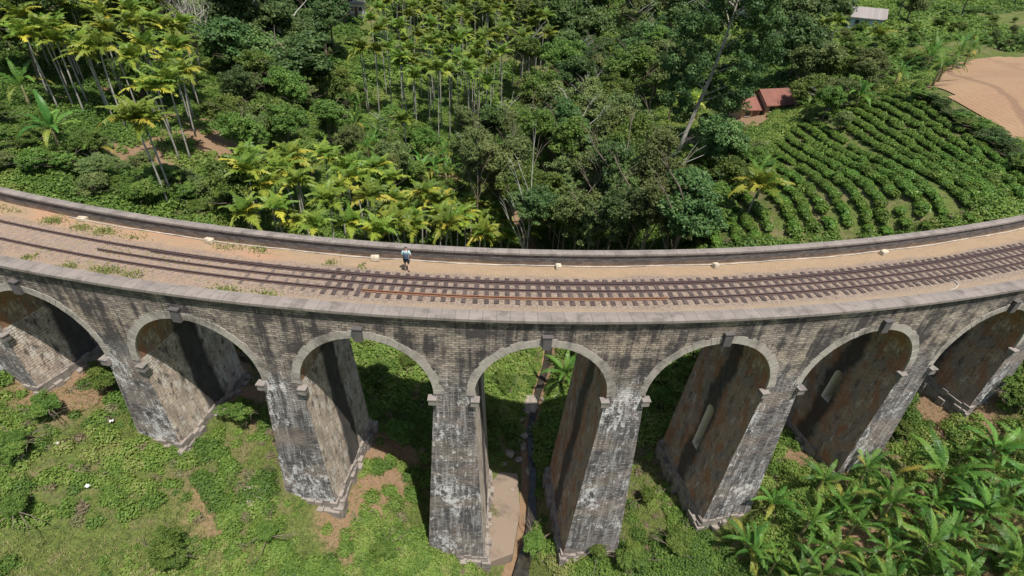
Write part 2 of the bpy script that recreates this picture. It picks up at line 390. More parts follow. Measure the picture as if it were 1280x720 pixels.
M['litter'] = plain('rubbish_white', (.75, .75, .74), .7, .1, 6)
M['dead'] = plain('dead_wood', (.42, .39, .34), .95, .25, 6)
G = lambda *c: tuple(c)
M['palm'] = leaf_mat('areca_frond', [G(.04, .095, .02), G(.085, .155, .024), G(.17, .24, .035), G(.31, .34, .05), G(.5, .42, .06)], .3, .45, .25)
M['palm_far'] = leaf_mat('areca_frond_far', [G(.045, .10, .02), G(.09, .15, .024), G(.16, .215, .032), G(.28, .30, .045)], .25, .5, .3)
M['banana'] = leaf_mat('banana_leaf', [G(.035, .10, .022), G(.07, .165, .032), G(.12, .24, .045), G(.18, .30, .06), G(.34, .28, .06)], .35, .4, .2)
M['tree_dark'] = leaf_mat('tree_leaf_dark', [G(.03, .065, .022), G(.055, .10, .03), G(.085, .14, .04), G(.15, .20, .06)], .2, .5, .3)
M['tree_grey'] = leaf_mat('tree_leaf_grey', [G(.055, .085, .03), G(.095, .135, .042), G(.14, .18, .055), G(.23, .255, .09)], .2, .6, .3)
M['tree_mid'] = leaf_mat('tree_leaf_mid', [G(.045, .095, .02), G(.085, .15, .03), G(.125, .195, .038), G(.22, .27, .065)], .28, .5, .3)
M['tree_lite'] = leaf_mat('tree_leaf_light', [G(.05, .11, .02), G(.085, .155, .028), G(.125, .2, .04), G(.2, .26, .065)], .3, .5, .25)
M['tea'] = leaf_mat('tea_leaf', [G(.045, .10, .018), G(.085, .155, .026), G(.125, .205, .034), G(.19, .27, .05)], .2, .4, .25)
M['cover'] = leaf_mat('ground_cover_leaf', [G(.05, .10, .022), G(.09, .16, .032), G(.14, .225, .042), G(.20, .28, .06), G(.26, .26, .10)], .3, .55, 0)
M['grass'] = leaf_mat('grass_blade', [G(.10, .14, .04), G(.16, .20, .05), G(.24, .26, .08), G(.38, .33, .17)], .3, .6, 0)

# ------------------------------------------------------------------ ground
def terrain():
    n = 560
    u = np.linspace(-1, 1, n); k = 5.4
    gx = 1600 * np.sinh(k * u) / np.sinh(k); gy = 42 + 1600 * np.sinh(k * u) / np.sinh(k)
    X, Y = np.meshgrid(gx, gy)
    Z = ground_z(X.ravel(), Y.ravel())
    V = np.stack([X.ravel(), Y.ravel(), Z], 1)
    i = np.arange(n - 1)[:, None] * n + np.arange(n - 1)[None]; i = i.ravel()
    me = fast_mesh('ground', V, np.stack([i, i + 1, i + n + 1, i + n], 1), smooth=True)
    # soil where the photograph shows bare earth (painted land cover)
    soil = np.zeros(len(V))
    for px, py, r, a in [(130, 130, 5, .8), (205, 145, 5, .85), (170, 115, 5, .75), (235, 170, 5, .9), (185, 195, 6, 1), (275, 180, 5, .9), (150, 170, 5, .7), (430, 105, 8, .9), (455, 130, 5, .8), (850, 180, 4, 1), (930, 150, 7, 1), (915, 170, 5, 1), (280, 440, 3, .8), (100, 470, 4, .7), (480, 600, 2.5, .8), (480, 560, 2.5, .8),
                         (440, 650, 3, .6), (1150, 640, 4, .8), (1230, 690, 4, .8), (1060, 680, 3, .7), (1050, 520, 5, .8), (1150, 510, 5, .8), (530, 500, 3, .6), (20, 190, 5, .5), (440, 60, 9, .6), (560, 230, 4, .6), (965, 560, 3, .8), (340, 500, 3, .8), (260, 640, 3, .35), (1100, 90, 6, .4)]:
        p = at(px, py)
        if p is None: continue
        d = np.hypot(V[:, 0] - p.x, V[:, 1] - p.y) / r
        soil = np.maximum(soil, a * np.exp(-d ** 2))
    soil = np.maximum(soil, np.clip(1.4 - stream_dist(V[:, 0], V[:, 1]) / .6, 0, 1))
    a_ = me.attributes.new('soil', 'FLOAT', 'POINT'); a_.data.foreach_set('value', soil.astype(np.float32))
    m, t, b, N, L = new_mat('hillside_ground')
    tc = N('ShaderNodeTexCoord').outputs['Object']; at_ = N('ShaderNodeAttribute'); at_.attribute_name = 'soil'
    n1 = noise(t, tc, .35, 7, .65); n2 = noise(t, tc, 3.0, 6, .7); n3 = noise(t, tc, 14, 4, .6)
    green = mix(t, sstep(t, n2, .35, .65), (.05, .075, .022), (.13, .175, .04)); green = mix(t, math_(t, 'MULTIPLY', sstep(t, n3, .45, .6), .5), green, (.19, .21, .07)); green = mix(t, math_(t, 'MULTIPLY', sstep(t, n1, .48, .62), .75), green, (.20, .165, .09))
    soilc = mix(t, n2, (.20, .125, .075), (.37, .25, .155)); soilc = mix(t, math_(t, 'MULTIPLY', sstep(t, n3, .5, .7), .5), soilc, (.12, .085, .05))
    msk = sstep(t, math_(t, 'ADD', math_(t, 'MULTIPLY', at_.outputs['Fac'], .75), math_(t, 'MULTIPLY', math_(t, 'ADD', n1, n2), .28)), .42, .58)
    L(mix(t, msk, green, soilc), b.inputs['Base Color']); b.inputs['Roughness'].default_value = 1; b.inputs['Specular IOR Level'].default_value = .1
    bump(t, math_(t, 'ADD', n2, math_(t, 'MULTIPLY', n3, .4)), b, .8, .3)
    o = link('ground', me, m); props(o, kind='structure')
    return V, soil
TV, TSOIL = terrain()
def soil_at(x, y):
    return np.maximum(np.clip(1.3 - stream_dist(x, y) / .7, 0, 1), 0)
_soil_spots = []
for px, py, r, a in [(130, 130, 4, .75), (205, 145, 4, .8), (170, 115, 4, .7), (235, 170, 4, .8), (90, 60, 3, .6), (330, 655, 1.6, .6), (250, 680, 1.5, .6), (120, 640, 1.6, .55), (520, 640, 1.3, .6), (20, 620, 1.4, .6), (230, 530, 1.2, .5), (820, 650, 1.3, .5), (185, 195, 5, 1), (275, 180, 4, .9), (430, 105, 6, .9), (455, 130, 4, .8), (850, 180, 4, 1), (930, 150, 6, 1), (100, 470, 3, .8), (480, 600, 1.8, .85), (480, 560, 1.8, .8), (300, 455, 2.2, .9), (440, 650, 2, .7), (530, 490, 2.5, .7),
                     (1050, 520, 3.5, .9), (1150, 640, 2.5, .6), (1230, 690, 2.2, .6), (1060, 680, 2, .6), (440, 600, 1.2, .5), (400, 680, 1.5, .6), (180, 600, 1.3, .5), (60, 600, 1.3, .5), (350, 640, 1.4, .6), (1150, 510, 3, .8), (965, 560, 3, .8), (340, 500, 3, .8)]:
    p = at(px, py)
    if p: _soil_spots.append((p.x, p.y, r, a))
def bare(x, y):
    s = soil_at(x, y)
    for a, b_, r, k in _soil_spots: s = np.maximum(s, k * np.exp(-((x - a) ** 2 + (y - b_) ** 2) / r ** 2))
    return s

# ------------------------------------------------------------------ stream, concrete apron
def drape_strip(name, pts, widths, dz, mat, kind='structure', n=60):
    P = np.array(pts, float); t = np.linspace(0, len(P) - 1, n)
    x = np.interp(t, range(len(P)), P[:, 0]); y = np.interp(t, range(len(P)), P[:, 1]); wd = np.interp(t, range(len(P)), widths)
    tx, ty = np.gradient(x), np.gradient(y); l = np.hypot(tx, ty); nx, ny = -ty / l, tx / l
    z = ground_z(x, y) + dz
    mb = MB(); rows = []
    for i in range(n):
        rows.append([Vector((x[i] + nx[i] * wd[i] * k, y[i] + ny[i] * wd[i] * k, z[i])) for k in (-1, -.5, 0, .5, 1)])
    mb.grid(rows); o = mb.build(name, mat); props(o, kind=kind); return o
mW, t, b, N, L = new_mat('stream_water')
L(ramp(t, noise(t, N('ShaderNodeTexCoord').outputs['Object'], 2, 5), [(.35, (.018, .018, .014)), (.7, (.06, .05, .035))]), b.inputs['Base Color'])
b.inputs['Roughness'].default_value = .08; bump(t, noise(t, N('ShaderNodeTexCoord').outputs['Object'], 6, 4), b, .3, .03)
drape_strip('stream_water', [(.5, 8), (1.6, 20), (2.9, 26), (3.0, 31), (2.6, 36), (3.4, 41), (4.6, 46), (5.5, 56)], [1.0, .7, .45, .3, .3, .35, .4, .4], .34, mW)
mC = cement_mat('apron_concrete', (.23, .175, .13), (.11, .085, .065), .85, (.45, .8, .5))
mb = MB()
A_ = [inv for inv in ()]
def floor_pt(px, py, z):
    d = ray_dir(px, py); k = (z - H) / d.z; q = d * k; return Vector((q.x, q.y, z))
ZA = -24.55
q = [floor_pt(608, 588, ZA), floor_pt(647, 592, ZA), floor_pt(650, 640, ZA), floor_pt(641, 692, ZA), floor_pt(606, 705, ZA)]
lowq = [Vector((p.x, p.y, ZA - 1.2)) for p in q]
mb.poly(q); 
for i in range(5): mb.poly([q[i], q[(i + 1) % 5], lowq[(i + 1) % 5], lowq[i]])
o = mb.build('concrete_apron', mC); props(o, 'tan concrete slab laid beside the stream at the foot of the middle pier', 'concrete slab')

# ------------------------------------------------------------------ the viaduct
S0, SP = -18.9909, 10.5754                 # first visible crown, arch pitch
HW, BW, BR = 1.2165, 0.0561, 0.0248        # pier half width at springing, batter across, batter outward
ZSP, RAD, RING = -6.05, 4.07, .5
OFN, OFF_ = .25, 7.35
KEYS = [S0 + SP * i for i in range(-2, 7)]
PIERS = [S0 + SP * (i - .5) for i in range(-2, 8)]
ZB = [-6, -11.5, -14.03, -18.1, -23.83, -23.55, -20.4, -17.3, -12.5, -6]
via = empty('railway_viaduct', BP(0, 3.8, -25))
props(via, 'curved stone railway viaduct of round arches on tall tapering piers', 'viaduct')
via.location = (0, 0, 0)

def world_rows(fn, S_, T_): return [[fn(s, t_) for t_ in T_] for s in S_]

# spandrel walls (near and far)
for off, nm in ((OFN, 'near'), (OFF_, 'far')):
    mb = MB()
    s_all = []
    for k in KEYS:
        th = np.linspace(math.pi, 0, 41)
        s_all += [(k - SP / 2, ZSP)] if k == KEYS[0] else []
        s_all += [(k - RAD - .001, ZSP)] + [(k + RAD * math.cos(a), ZSP + RAD * math.sin(a)) for a in th] + [(k + RAD + .001, ZSP), (k + SP / 2, ZSP)]
    # solid ends
    s_all = [(-62, -12), (KEYS[0] - SP / 2 - .01, -12)] + s_all + [(KEYS[-1] + SP / 2 + .01, -12), (75, -12)]
    def dens(lst):
        out = []
        for (a, za), (c, zc) in zip(lst[:-1], lst[1:]):
            m_ = max(1, int(abs(c - a) / .6)); out += [(a + (c - a) * i / m_, za + (zc - za) * i / m_) for i in range(m_)]
        return out + [lst[-1]]
    s_all = dens(s_all)
    rows = []; uvr = []
    for (s, zb) in s_all:
        zz = [zb, zb * .6 + -.26 * .4, zb * .3 - .26 * .7, -.26]
        rows.append([BP(s, off, z) for z in zz]); uvr.append([(s, z) for z in zz])
    mb.grid(rows, uvr)
    mb.build('spandrel_wall', M['face'], via)

# barrels, rings, keystones
for i, k in enumerate(KEYS):
    mb = MB(); rows = []; uvr = []; th = np.linspace(math.pi, 0, 41)
    for a in th:
        s = k + RAD * math.cos(a); z = ZSP + RAD * math.sin(a)
        oo = np.linspace(OFN, OFF_, 6)
        rows.append([BP(s, o_, z) for o_ in oo]); arc = RAD * a
        vv = (z if a > math.pi / 2 else z)
        uvr.append([(o_, z if abs(a - math.pi / 2) > .6 else ZSP + RAD * math.sin(math.pi / 2 - .6) + (.6 - abs(a - math.pi / 2)) * RAD) for o_ in oo])
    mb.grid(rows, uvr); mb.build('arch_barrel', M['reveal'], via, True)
    for face, sg in ((OFN, -1), (OFF_, 1)):
        mb = MB(); o0 = face + sg * .03; o1 = face - sg * .1
        nv = 37; rows = []; uvr = []
        for j in range(nv):
            jr = random.uniform(-.06, .06); jd = random.uniform(-.008, .008)
            for fr, rec in ((.0, .02), (.04, 0), (.96, 0), (1.0, .02)):
                a = math.pi * (j + fr) / nv
                pr_ = [(RAD - .012, o1), (RAD - .012 + rec * .3, o0 + jd - sg * rec), (RAD + RING + jr, o0 + jd - sg * rec), (RAD + RING + jr, o1)]
                rows.append([BP(k + r_ * math.cos(a), o_, ZSP + r_ * math.sin(a)) for r_, o_ in pr_]); uvr.append([(a * RAD, q_) for q_ in (0, .1, .7, .8)])
        mb.grid(rows, uvr)
        mb.build('arch_ring', M['ring'], via)
    mb = MB()
    M4 = Matrix.Translation(BP(k, OFN - .12, -1.62)) @ Matrix.Rotation(heading(k), 4, 'Z')
    mb.box(0, .09, -.02, .5, .42, .84, M4)
    ks = mb.build('keystone', M['key'], via)
    mb = MB(); mb.box(0, .07, .44, .6, .46, .08, M4); mb.build('cap', M['key'], ks)

# piers
def pier(idx, s, zb):
    hb = heading(s); slot = idx in (6, 7)
    zt = ZSP + .02; zlow = zb - 3.0
    lv = np.linspace(zt, zlow, 12)
    def sect(z):
        dz = ZSP - z; hw = HW + BW * dz; n0 = OFN + .0 - BR * dz; f0 = OFF_ + BR * dz
        return hw, n0, f0
    def P(u, o_, z): return BP(s, o_, z, u)
    body = empty('pier'); body.parent = via
    for which in (0, 1):
        mb = MB(); rows = []; uvr = []
        for z in lv:
            hw, n0, f0 = sect(z); o_ = (n0, f0)[which]
            us = np.linspace(-hw, hw, 5)
            rows.append([P(u, o_, z) for u in us]); uvr.append([(s + u, z) for u in us])
        mb.grid(rows, uvr); mb.build(('front_face', 'back_face')[which], M['pier'], body)
    OS0, OS1, ZS0, ZS1 = 3.5, 4.3, -11.5, -15.6
    if idx == 7: ZS0, ZS1 = -9.6, -12.6
    if idx == 6: ZS0, ZS1 = -11.6, -16.2
    for sg in (-1, 1):
        mb = MB()
        if not slot:
            rows = []; uvr = []
            for z in lv:
                hw, n0, f0 = sect(z); oo = np.linspace(n0, f0, 9)
                rows.append([P(sg * hw, o_, z) for o_ in oo]); uvr.append([(o_ + idx * 20.0 * 0, z) for o_ in oo])
            mb.grid(rows, uvr)
        else:
            def rect(o_a, o_b, za, zb_):   # o_a/o_b functions of z
                rows = []; uvr = []
                for z in np.linspace(za, zb_, 6):
                    hw, n0, f0 = sect(z); a = n0 if o_a is None else o_a; b2 = f0 if o_b is None else o_b
                    oo = np.linspace(a, b2, 6); rows.append([P(sg * hw, o_, z) for o_ in oo]); uvr.append([(o_, z) for o_ in oo])
                mb.grid(rows, uvr)
            rect(None, OS0, zt, zlow); rect(OS1, None, zt, zlow); rect(OS0, OS1, ZS1, zlow)
            # above the opening, with a round head
            rr = (OS1 - OS0) / 2; rows = []; uvr = []
            for o_ in np.linspace(OS0, OS1, 9):
                zh = ZS0 - rr + math.sqrt(max(0, rr * rr - (o_ - OS0 - rr) ** 2))
                r_ = []; q_ = []
                for z in np.linspace(zt, zh, 4):
                    hw, _, _ = sect(z); r_.append(P(sg * hw, o_, z)); q_.append((o_, z))
                rows.append(r_); uvr.append(q_)
            mb.grid(rows, uvr)
        mb.build('side_face', M['pale'] if sg > 0 and idx <= 5 else M['reveal'], body)  # right-hand sides of the left piers get the colour with painted sunlight
    if slot:
        prof = [(OS0, ZS1), (OS0, ZS0 - .4)] + [(OS0 + .4 - .4 * math.cos(a), ZS0 - .4 + .4 * math.sin(a)) for a in np.linspace(0, math.pi, 9)] + [(OS1, ZS1), (OS0, ZS1)]
        rows = []; uvr = []
        for o_, z in prof:
            hw, _, _ = sect(z); us = np.linspace(-hw, hw, 5)
            rows.append([P(u, o_, z) for u in us]); uvr.append([(u * .6 + 1, z) for u in us])
        mb2 = MB(); mb2.grid(rows, uvr); mb2.build('opening_lining', M['cream'], body)
    # corbel blocks at the springing
    for sg in (-1, 1):
        for far in (0, 1):
            o_ = OFN - .05 if not far else OFF_ + .05
            M4 = Matrix.Translation(P(sg * (HW + .06), o_, ZSP - .5)) @ Matrix.Rotation(hb, 4, 'Z')
            mb = MB(); mb.box(0, 0, 0, .5, .44, .42, M4)
            mb.box(sg * .03, -.02 if not far else .02, .25, .54, .5, .07, M4)
            mb.build('corbel', M['corbel'], body)
    # stepped footing of rough blocks
    mb = MB()
    for st, (g, z0, z1) in enumerate(((.10, zb + .4, zlow), (.3, zb - .1, zlow - .1))):
        hw, n0, f0 = sect(zb)
        a0, a1 = -hw - g, hw + g; b0, b1 = n0 - g, f0 + g
        def run(p0, p1, nrm):
            Lg = math.hypot(p1[0] - p0[0], p1[1] - p0[1]); nb = max(2, int(Lg / .55))
            for q_ in range(nb):
                c0 = (q_ + .02) / nb; c1 = (q_ + .98) / nb; j1 = random.uniform(-.09, .12) * (1 + st); jz = random.uniform(-.16, .14) * (1 + st)
                c = []
                for z in (z1, z0 + jz):
                    for cc, inn in ((c0, 0), (c1, 0), (c1, 1), (c0, 1)):
                        x = p0[0] + (p1[0] - p0[0]) * cc + nrm[0] * (j1 if not inn else -.5); y = p0[1] + (p1[1] - p0[1]) * cc + nrm[1] * (j1 if not inn else -.5)
                        c.append(P(x, y, z))
                for qd in ((0, 1, 5, 4), (1, 2, 6, 5), (2, 3, 7, 6), (3, 0, 4, 7), (4, 5, 6, 7)): mb.poly([c[x] for x in qd])
        run((a0, b0), (a1, b0), (0, -1)); run((a1, b0), (a1, b1), (1, 0)); run((a1, b1), (a0, b1), (0, 1)); run((a0, b1), (a0, b0), (-1, 0))
    mb.build('footing', M['footing'], body)
for i, (s, zb) in enumerate(zip(PIERS, ZB)):
    if 0 < i < 9: pier(i, s, zb)
    else:
        mb = MB(); sg = 1 if i == 0 else -1      # abutment face closing the last arch
        mb.grid([[BP(s + sg * (SP / 2 - RAD), o_, z) for o_ in np.linspace(OFN, OFF_, 5)] for z in (ZSP, -14)], [[(o_, z) for o_ in np.linspace(OFN, OFF_, 5)] for z in (ZSP, -14)])
        mb.build('abutment', M['reveal'], via)

# parapets and copings, deck
SA = np.arange(-60, 70, .5)
def sweep(name, prof, mat, parent, closed=True, S_=SA, smooth=False):
    mb = MB(); pr = prof + [prof[0]] if closed else prof
    lens = [0]
    for a, c in zip(pr[:-1], pr[1:]): lens.append(lens[-1] + math.hypot(a[0] - c[0], a[1] - c[1]))
    mb.grid([[BP(s, o_, z) for o_, z in pr] for s in S_], [[(s, l) for l in lens] for s in S_])
    return mb.build(name, mat, parent, smooth)
pw = sweep('near_parapet', [(OFN, -.262), (.86, -.262), (.86, -1.2), (OFN + .1, -1.2)], M['wall_in'], via)
sweep('coping', [(0, 0), (.0, -.16), (.10, -.26), (.86, -.26), (.9, -.16), (.9, -.02), (.5, .03)], M['coping'], pw)
pf = sweep('far_parapet', [(7.1, -.19), (7.12, -1.2), (OFF_ - .05, -1.2), (OFF_ - .002, -.262), (OFF_ - .002, -.19)], None, via)
# far parapet inner face: dark top, brown foot
m, t, b, N, L = new_mat('parapet_face')
uv = N('ShaderNodeUVMap').outputs[0]; sp = N('ShaderNodeSeparateXYZ'); L(uv, sp.inputs[0])
br = N('ShaderNodeTexBrick'); L(uv, br.inputs[0]); br.inputs['Scale'].default_value = 1; br.inputs['Brick Width'].default_value = .4; br.inputs['Row Height'].default_value = .14; br.inputs['Mortar Size'].default_value = .012
br.inputs['Color1'].default_value = (.075, .066, .064, 1); br.inputs['Color2'].default_value = (.155, .135, .125, 1); br.inputs['Mortar'].default_value = (.05, .045, .045, 1)
br2 = N('ShaderNodeTexBrick'); L(uv, br2.inputs[0]); br2.inputs['Scale'].default_value = 1; br2.inputs['Brick Width'].default_value = .4; br2.inputs['Row Height'].default_value = .14; br2.inputs['Mortar Size'].default_value = .012
br2.inputs['Color1'].default_value = (.14, .095, .065, 1); br2.inputs['Color2'].default_value = (.24, .17, .12, 1); br2.inputs['Mortar'].default_value = (.08, .06, .05, 1)
nn = noise(t, mapping(t, uv, (.25, 1, 1)), 1, 6, .65)
k = sstep(t, math_(t, 'ADD', sp.outputs[1], math_(t, 'MULTIPLY', nn, .6)), .68, .88)
L(mix(t, k, br.outputs[0], br2.outputs[0]), b.inputs['Base Color']); b.inputs['Roughness'].default_value = .9
pf.data.materials.clear(); pf.data.materials.append(m)
sweep('coping', [(7.02, 0), (7.02, -.13), (7.09, -.188), (7.5, -.188), (7.6, -.13), (7.6, 0), (7.3, .03)], M['coping'], pf)

# deck surface
DZ = -.9
m, t, b, N, L = new_mat('deck_ballast')
uv = N('ShaderNodeUVMap').outputs[0]; sp = N('ShaderNodeSeparateXYZ'); L(uv, sp.inputs[0]); s_u, o_u = sp.outputs[0], sp.outputs[1]
n1 = noise(t, mapping(t, uv, (.25, .6, 1)), 1, 6, .6); n2 = noise(t, mapping(t, uv, (1.3, 2.2, 1)), 1, 6, .7); n3 = noise(t, uv, 9, 3, .7)
vo = N('ShaderNodeTexVoronoi'); L(uv, vo.inputs['Vector']); vo.inputs['Scale'].default_value = 13
oj = math_(t, 'ADD', o_u, math_(t, 'MULTIPLY', math_(t, 'SUBTRACT', n1, .5), 1.2))
grav = mix(t, vo.outputs['Color'], (.11, .085, .07), (.38, .295, .23)); grav = mix(t, .2, grav, (.25, .195, .155))
left0 = math_(t, 'SUBTRACT', 1.0, sstep(t, s_u, -19, -10)); grav = mix(t, math_(t, 'MULTIPLY', math_(t, 'MULTIPLY', left0, sstep(t, n2, .35, .6)), .6), grav, (.33, .23, .155))
earth = mix(t, n2, (.27, .19, .12), (.38, .28, .185)); earth = mix(t, math_(t, 'MULTIPLY', sstep(t, n3, .55, .7), .35), earth, (.24, .17, .12))
orange = mix(t, n2, (.33, .19, .12), (.42, .27, .175))
left = math_(t, 'SUBTRACT', 1.0, sstep(t, s_u, -19, -10))
sand = mix(t, n2, (.24, .18, .125), (.38, .295, .21)); sand = mix(t, math_(t, 'MULTIPLY', vo.outputs['Color'], .25), sand, (.22, .18, .15))
sand = mix(t, math_(t, 'MULTIPLY', left, .75), sand, grav)
earth = mix(t, math_(t, 'MULTIPLY', left, sstep(t, n1, .4, .62)), earth, orange)
kf = sstep(t, oj, 5.45, 5.95); kn = math_(t, 'SUBTRACT', 1.0, sstep(t, oj, 1.9, 2.6))
c = mix(t, kf, grav, earth); c = mix(t, kn, c, sand)
gn = noise(t, mapping(t, uv, (.35, .9, 1), (4, 4, 0)), 1, 6, .6)
gm = math_(t, 'MULTIPLY', math_(t, 'MULTIPLY', left, sstep(t, gn, .58, .68)), .5)
c = mix(t, gm, c, (.16, .18, .055))
L(c, b.inputs['Base Color']); b.inputs['Roughness'].default_value = 1; b.inputs['Specular IOR Level'].default_value = .15
bump(t, math_(t, 'ADD', vo.outputs['Distance'], n2), b, .7, .06)
mb = MB(); OO = np.linspace(.8, 7.2, 33)
def dz_(s, o_):
    v = mnoise.noise(Vector((s * .5, o_ * .9, 0))) * .05 + mnoise.noise(Vector((s * 2, o_ * 2.5, 5))) * .02
    crown = .04 * max(0, 1 - abs(o_ - 4) / 2.2)
    return DZ + v * (1 if (o_ > 5.5 or o_ < 2.4) else .4) + crown
mb.grid([[BP(s, o_, dz_(s, o_)) for o_ in OO] for s in np.arange(-60, 70, .25)], [[(s, o_) for o_ in OO] for s in np.arange(-60, 70, .25)])
mb.build('deck_bed', m, via, True)
# ------------------------------------------------------------------ railway track
track = empty('railway_track'); props(track, 'curved single railway track of brown rails on dark sleepers', 'railway track')
RT = -.69
def rail_prof(o0, h=.15):
    z0 = RT - h
    return [(o0 - .07, z0), (o0 - .07, z0 + .015), (o0 - .015, z0 + .03), (o0 - .015, RT - .04), (o0 - .036, RT - .035), (o0 - .036, RT), (o0 + .036, RT), (o0 + .036, RT - .035), (o0 + .015, RT - .04), (o0 + .015, z0 + .03), (o0 + .07, z0 + .015), (o0 + .07, z0)]
sweep('rail', rail_prof(4.86), M['rail'], track)
sweep('rail', rail_prof(3.18), M['rail_rust'], track, S_=np.arange(-9, 10.1, .5))
sweep('rail', rail_prof(3.18), M['rail'], track, S_=np.arange(-60, -9.02, .5))
sweep('rail', rail_prof(3.18), M['rail'], track, S_=np.arange(10.12, 70, .5))
sweep('check_rail', rail_prof(4.72), M['rail'], track, S_=np.arange(-24, 70, .5))
sweep('loose_rail', rail_prof(3.98), M['rail'], track, S_=np.arange(-27.3, 70, .5))
for k in range(108):
    s = -11.2 + k * .655 + random.uniform(-.05, .05)
    if s > 55: break
    mb = MB(); M4 = Matrix.Translation(BP(s, 4.0 + random.uniform(-.04, .04), RT - .15 - .055 + random.uniform(-.008, .004))) @ Matrix.Rotation(heading(s) + random.uniform(-.025, .025), 4, 'Z')
    mb.box(0, 0, 0, .275 + random.uniform(-.03, .03), 2.72 + random.uniform(-.08, .08), .13, M4)
    o = mb.build('sleeper', M['sleeper'], track)
for k in range(46):
    s = -11.9 - k * .66
    mb = MB(); M4 = Matrix.Translation(BP(s, 4.0, RT - .15 - .075 + random.uniform(-.012, 0))) @ Matrix.Rotation(heading(s), 4, 'Z')
    mb.box(0, 0, 0, .22, 2.5, .13, M4); mb.build('buried_sleeper', M['sleeper_mid'] if k < 4 or (k < 9 and k % 2) else M['sleeper_old'], track)

# pipe, blocks
sv = np.arange(-33, 60, .5)
mb = MB(); mb.tube([BP(s, 6.93 + .05 * math.sin(s * .7) + (.02 * math.sin(s * 2.3)), DZ + .05) for s in sv], .038, 6)
o = mb.build('white_pipe', M['pipe'], None, True); props(o, 'thin white pipe lying along the foot of the far parapet', 'pipe')
words_ = ['small cream marker block by the grass tufts left of the bare orange earth', 'low broken cream block beside the orange earth patch', 'flat cream block on the pipe just left of the walking person',
          'upright cream block on the pipe right of the walking person', 'cream block on the pipe above the long orange rail end', 'cream block on the pipe nearest the tea rows at right']
for (s, o_, sx), wd in zip([(-31.6, 6.85, .62), (-21.2, 6.75, .6), (-9.2, 6.75, .55), (3.5, 6.72, .36), (14.9, 6.6, .36), (29.1, 6.6, .55)], words_):
    bm = bmesh.new(); bmesh.ops.create_cube(bm, size=1); bmesh.ops.scale(bm, vec=(sx, .36, .34), verts=bm.verts); bmesh.ops.bevel(bm, geom=bm.edges[:], offset=.04, segments=2, affect='EDGES')
    for v in bm.verts: v.co += Vector((random.uniform(-.02, .02), random.uniform(-.02, .02), random.uniform(-.02, .02)))
    me = bpy.data.meshes.new('marker_block'); bm.to_mesh(me); bm.free()
    ob = link('marker_block', me, M['block']); ob.location = BP(s, o_, DZ + .15); ob.rotation_euler = (0, 0, heading(s) + random.uniform(-.3, .3))
    props(ob, wd, 'concrete block', 'cream blocks along the far parapet')
mb = MB(); mb.tube([BP(s, o_, DZ + .05) for s, o_ in ((29.6, 1.75), (30.3, 1.9), (31, 2.2), (31.2, 2.6), (31.0, 2.9))], .035, 6)
props(mb.build('grey_cable', M['pipe'], None, True), 'short curved grey cable lying beside the near sleepers at right', 'cable')

# ------------------------------------------------------------------ leaf builders
def leaf_quads(C, Nrm, size, asp=1.6, rnd=None):
    """rhombus leaves: centre, normal, size"""
    n = len(C); r = rng.normal(size=(n, 3)); t1 = np.cross(Nrm, r); t1 /= np.linalg.norm(t1, axis=1)[:, None] + 1e-9; t2 = np.cross(Nrm, t1)
    size = np.broadcast_to(size, (n,))[:, None]
    a = t1 * size * .5 * asp; b_ = t2 * size * .5
    V = np.stack([C - a, C - b_ + a * .1, C + a, C + b_ + a * .1], 1).reshape(-1, 3)
    return V, np.arange(n * 4).reshape(n, 4)
def sph(n):
    v = rng.normal(size=(n, 3)); return v / np.linalg.norm(v, axis=1)[:, None]
def merge(parts):
    V = []; Fc = []; A = []; b_ = 0
    for v, f, a in parts: V.append(v); Fc.append(f + b_); A.append(a); b_ += len(v)
    return np.concatenate(V), np.concatenate(Fc), np.concatenate(A)

def crown_mesh(name, rad, ht, nclump, per, leaf, mat, flat=.75, hollow=.55, seed=0, spread=1.0):
    """crown centred on 0,0,ht/2: clumps of leaves on an irregular envelope; gaps between them"""
    parts = []; nl_ = int(rng.integers(4, 8)); LB = []
    for q_ in range(nl_):
        a = rng.uniform(0, 6.28); rr = rad * rng.uniform(.1, .62); sz = rng.uniform(.34, .6)
        LB.append((math.cos(a) * rr, math.sin(a) * rr, ht * rng.uniform(.3, .78), rad * sz, ht * sz * .55, rng.uniform(0, .35)))
    for c in range(nclump):
        lb = LB[c % nl_]; d = sph(1)[0]; d[2] = abs(d[2]) * 1.1 - .35 if rng.random() < .75 else d[2]
        rr = rng.uniform(hollow, 1.12)
        ctr = np.array([lb[0] + d[0] * lb[3] * rr, lb[1] + d[1] * lb[3] * rr, lb[2] + d[2] * lb[4] * rr])
        cr = rad * rng.uniform(.10, .26)
        n = int(per * rng.uniform(.6, 1.4)); q_ = sph(n); q_[:, 2] = np.where(q_[:, 2] < -.3, -q_[:, 2], q_[:, 2])
        pos = ctr + q_ * cr * rng.uniform(.55, 1.05, (n, 1)) * np.array([1, 1, flat])
        nr = q_ * .8 + sph(n) * .75 + np.array([0, 0, .35]); nr /= np.linalg.norm(nr, axis=1)[:, None]
        v, f = leaf_quads(pos, nr, leaf * rng.uniform(.6, 1.25, n), 1.5)
        tone = lb[5] + rng.random() * .3
        parts.append((v, f, np.clip(tone + rng.random(n) * .45, 0, 1)))
    v, f, a = merge(parts)
    return fast_mesh(name, v, f, {'rnd': a}, mat)

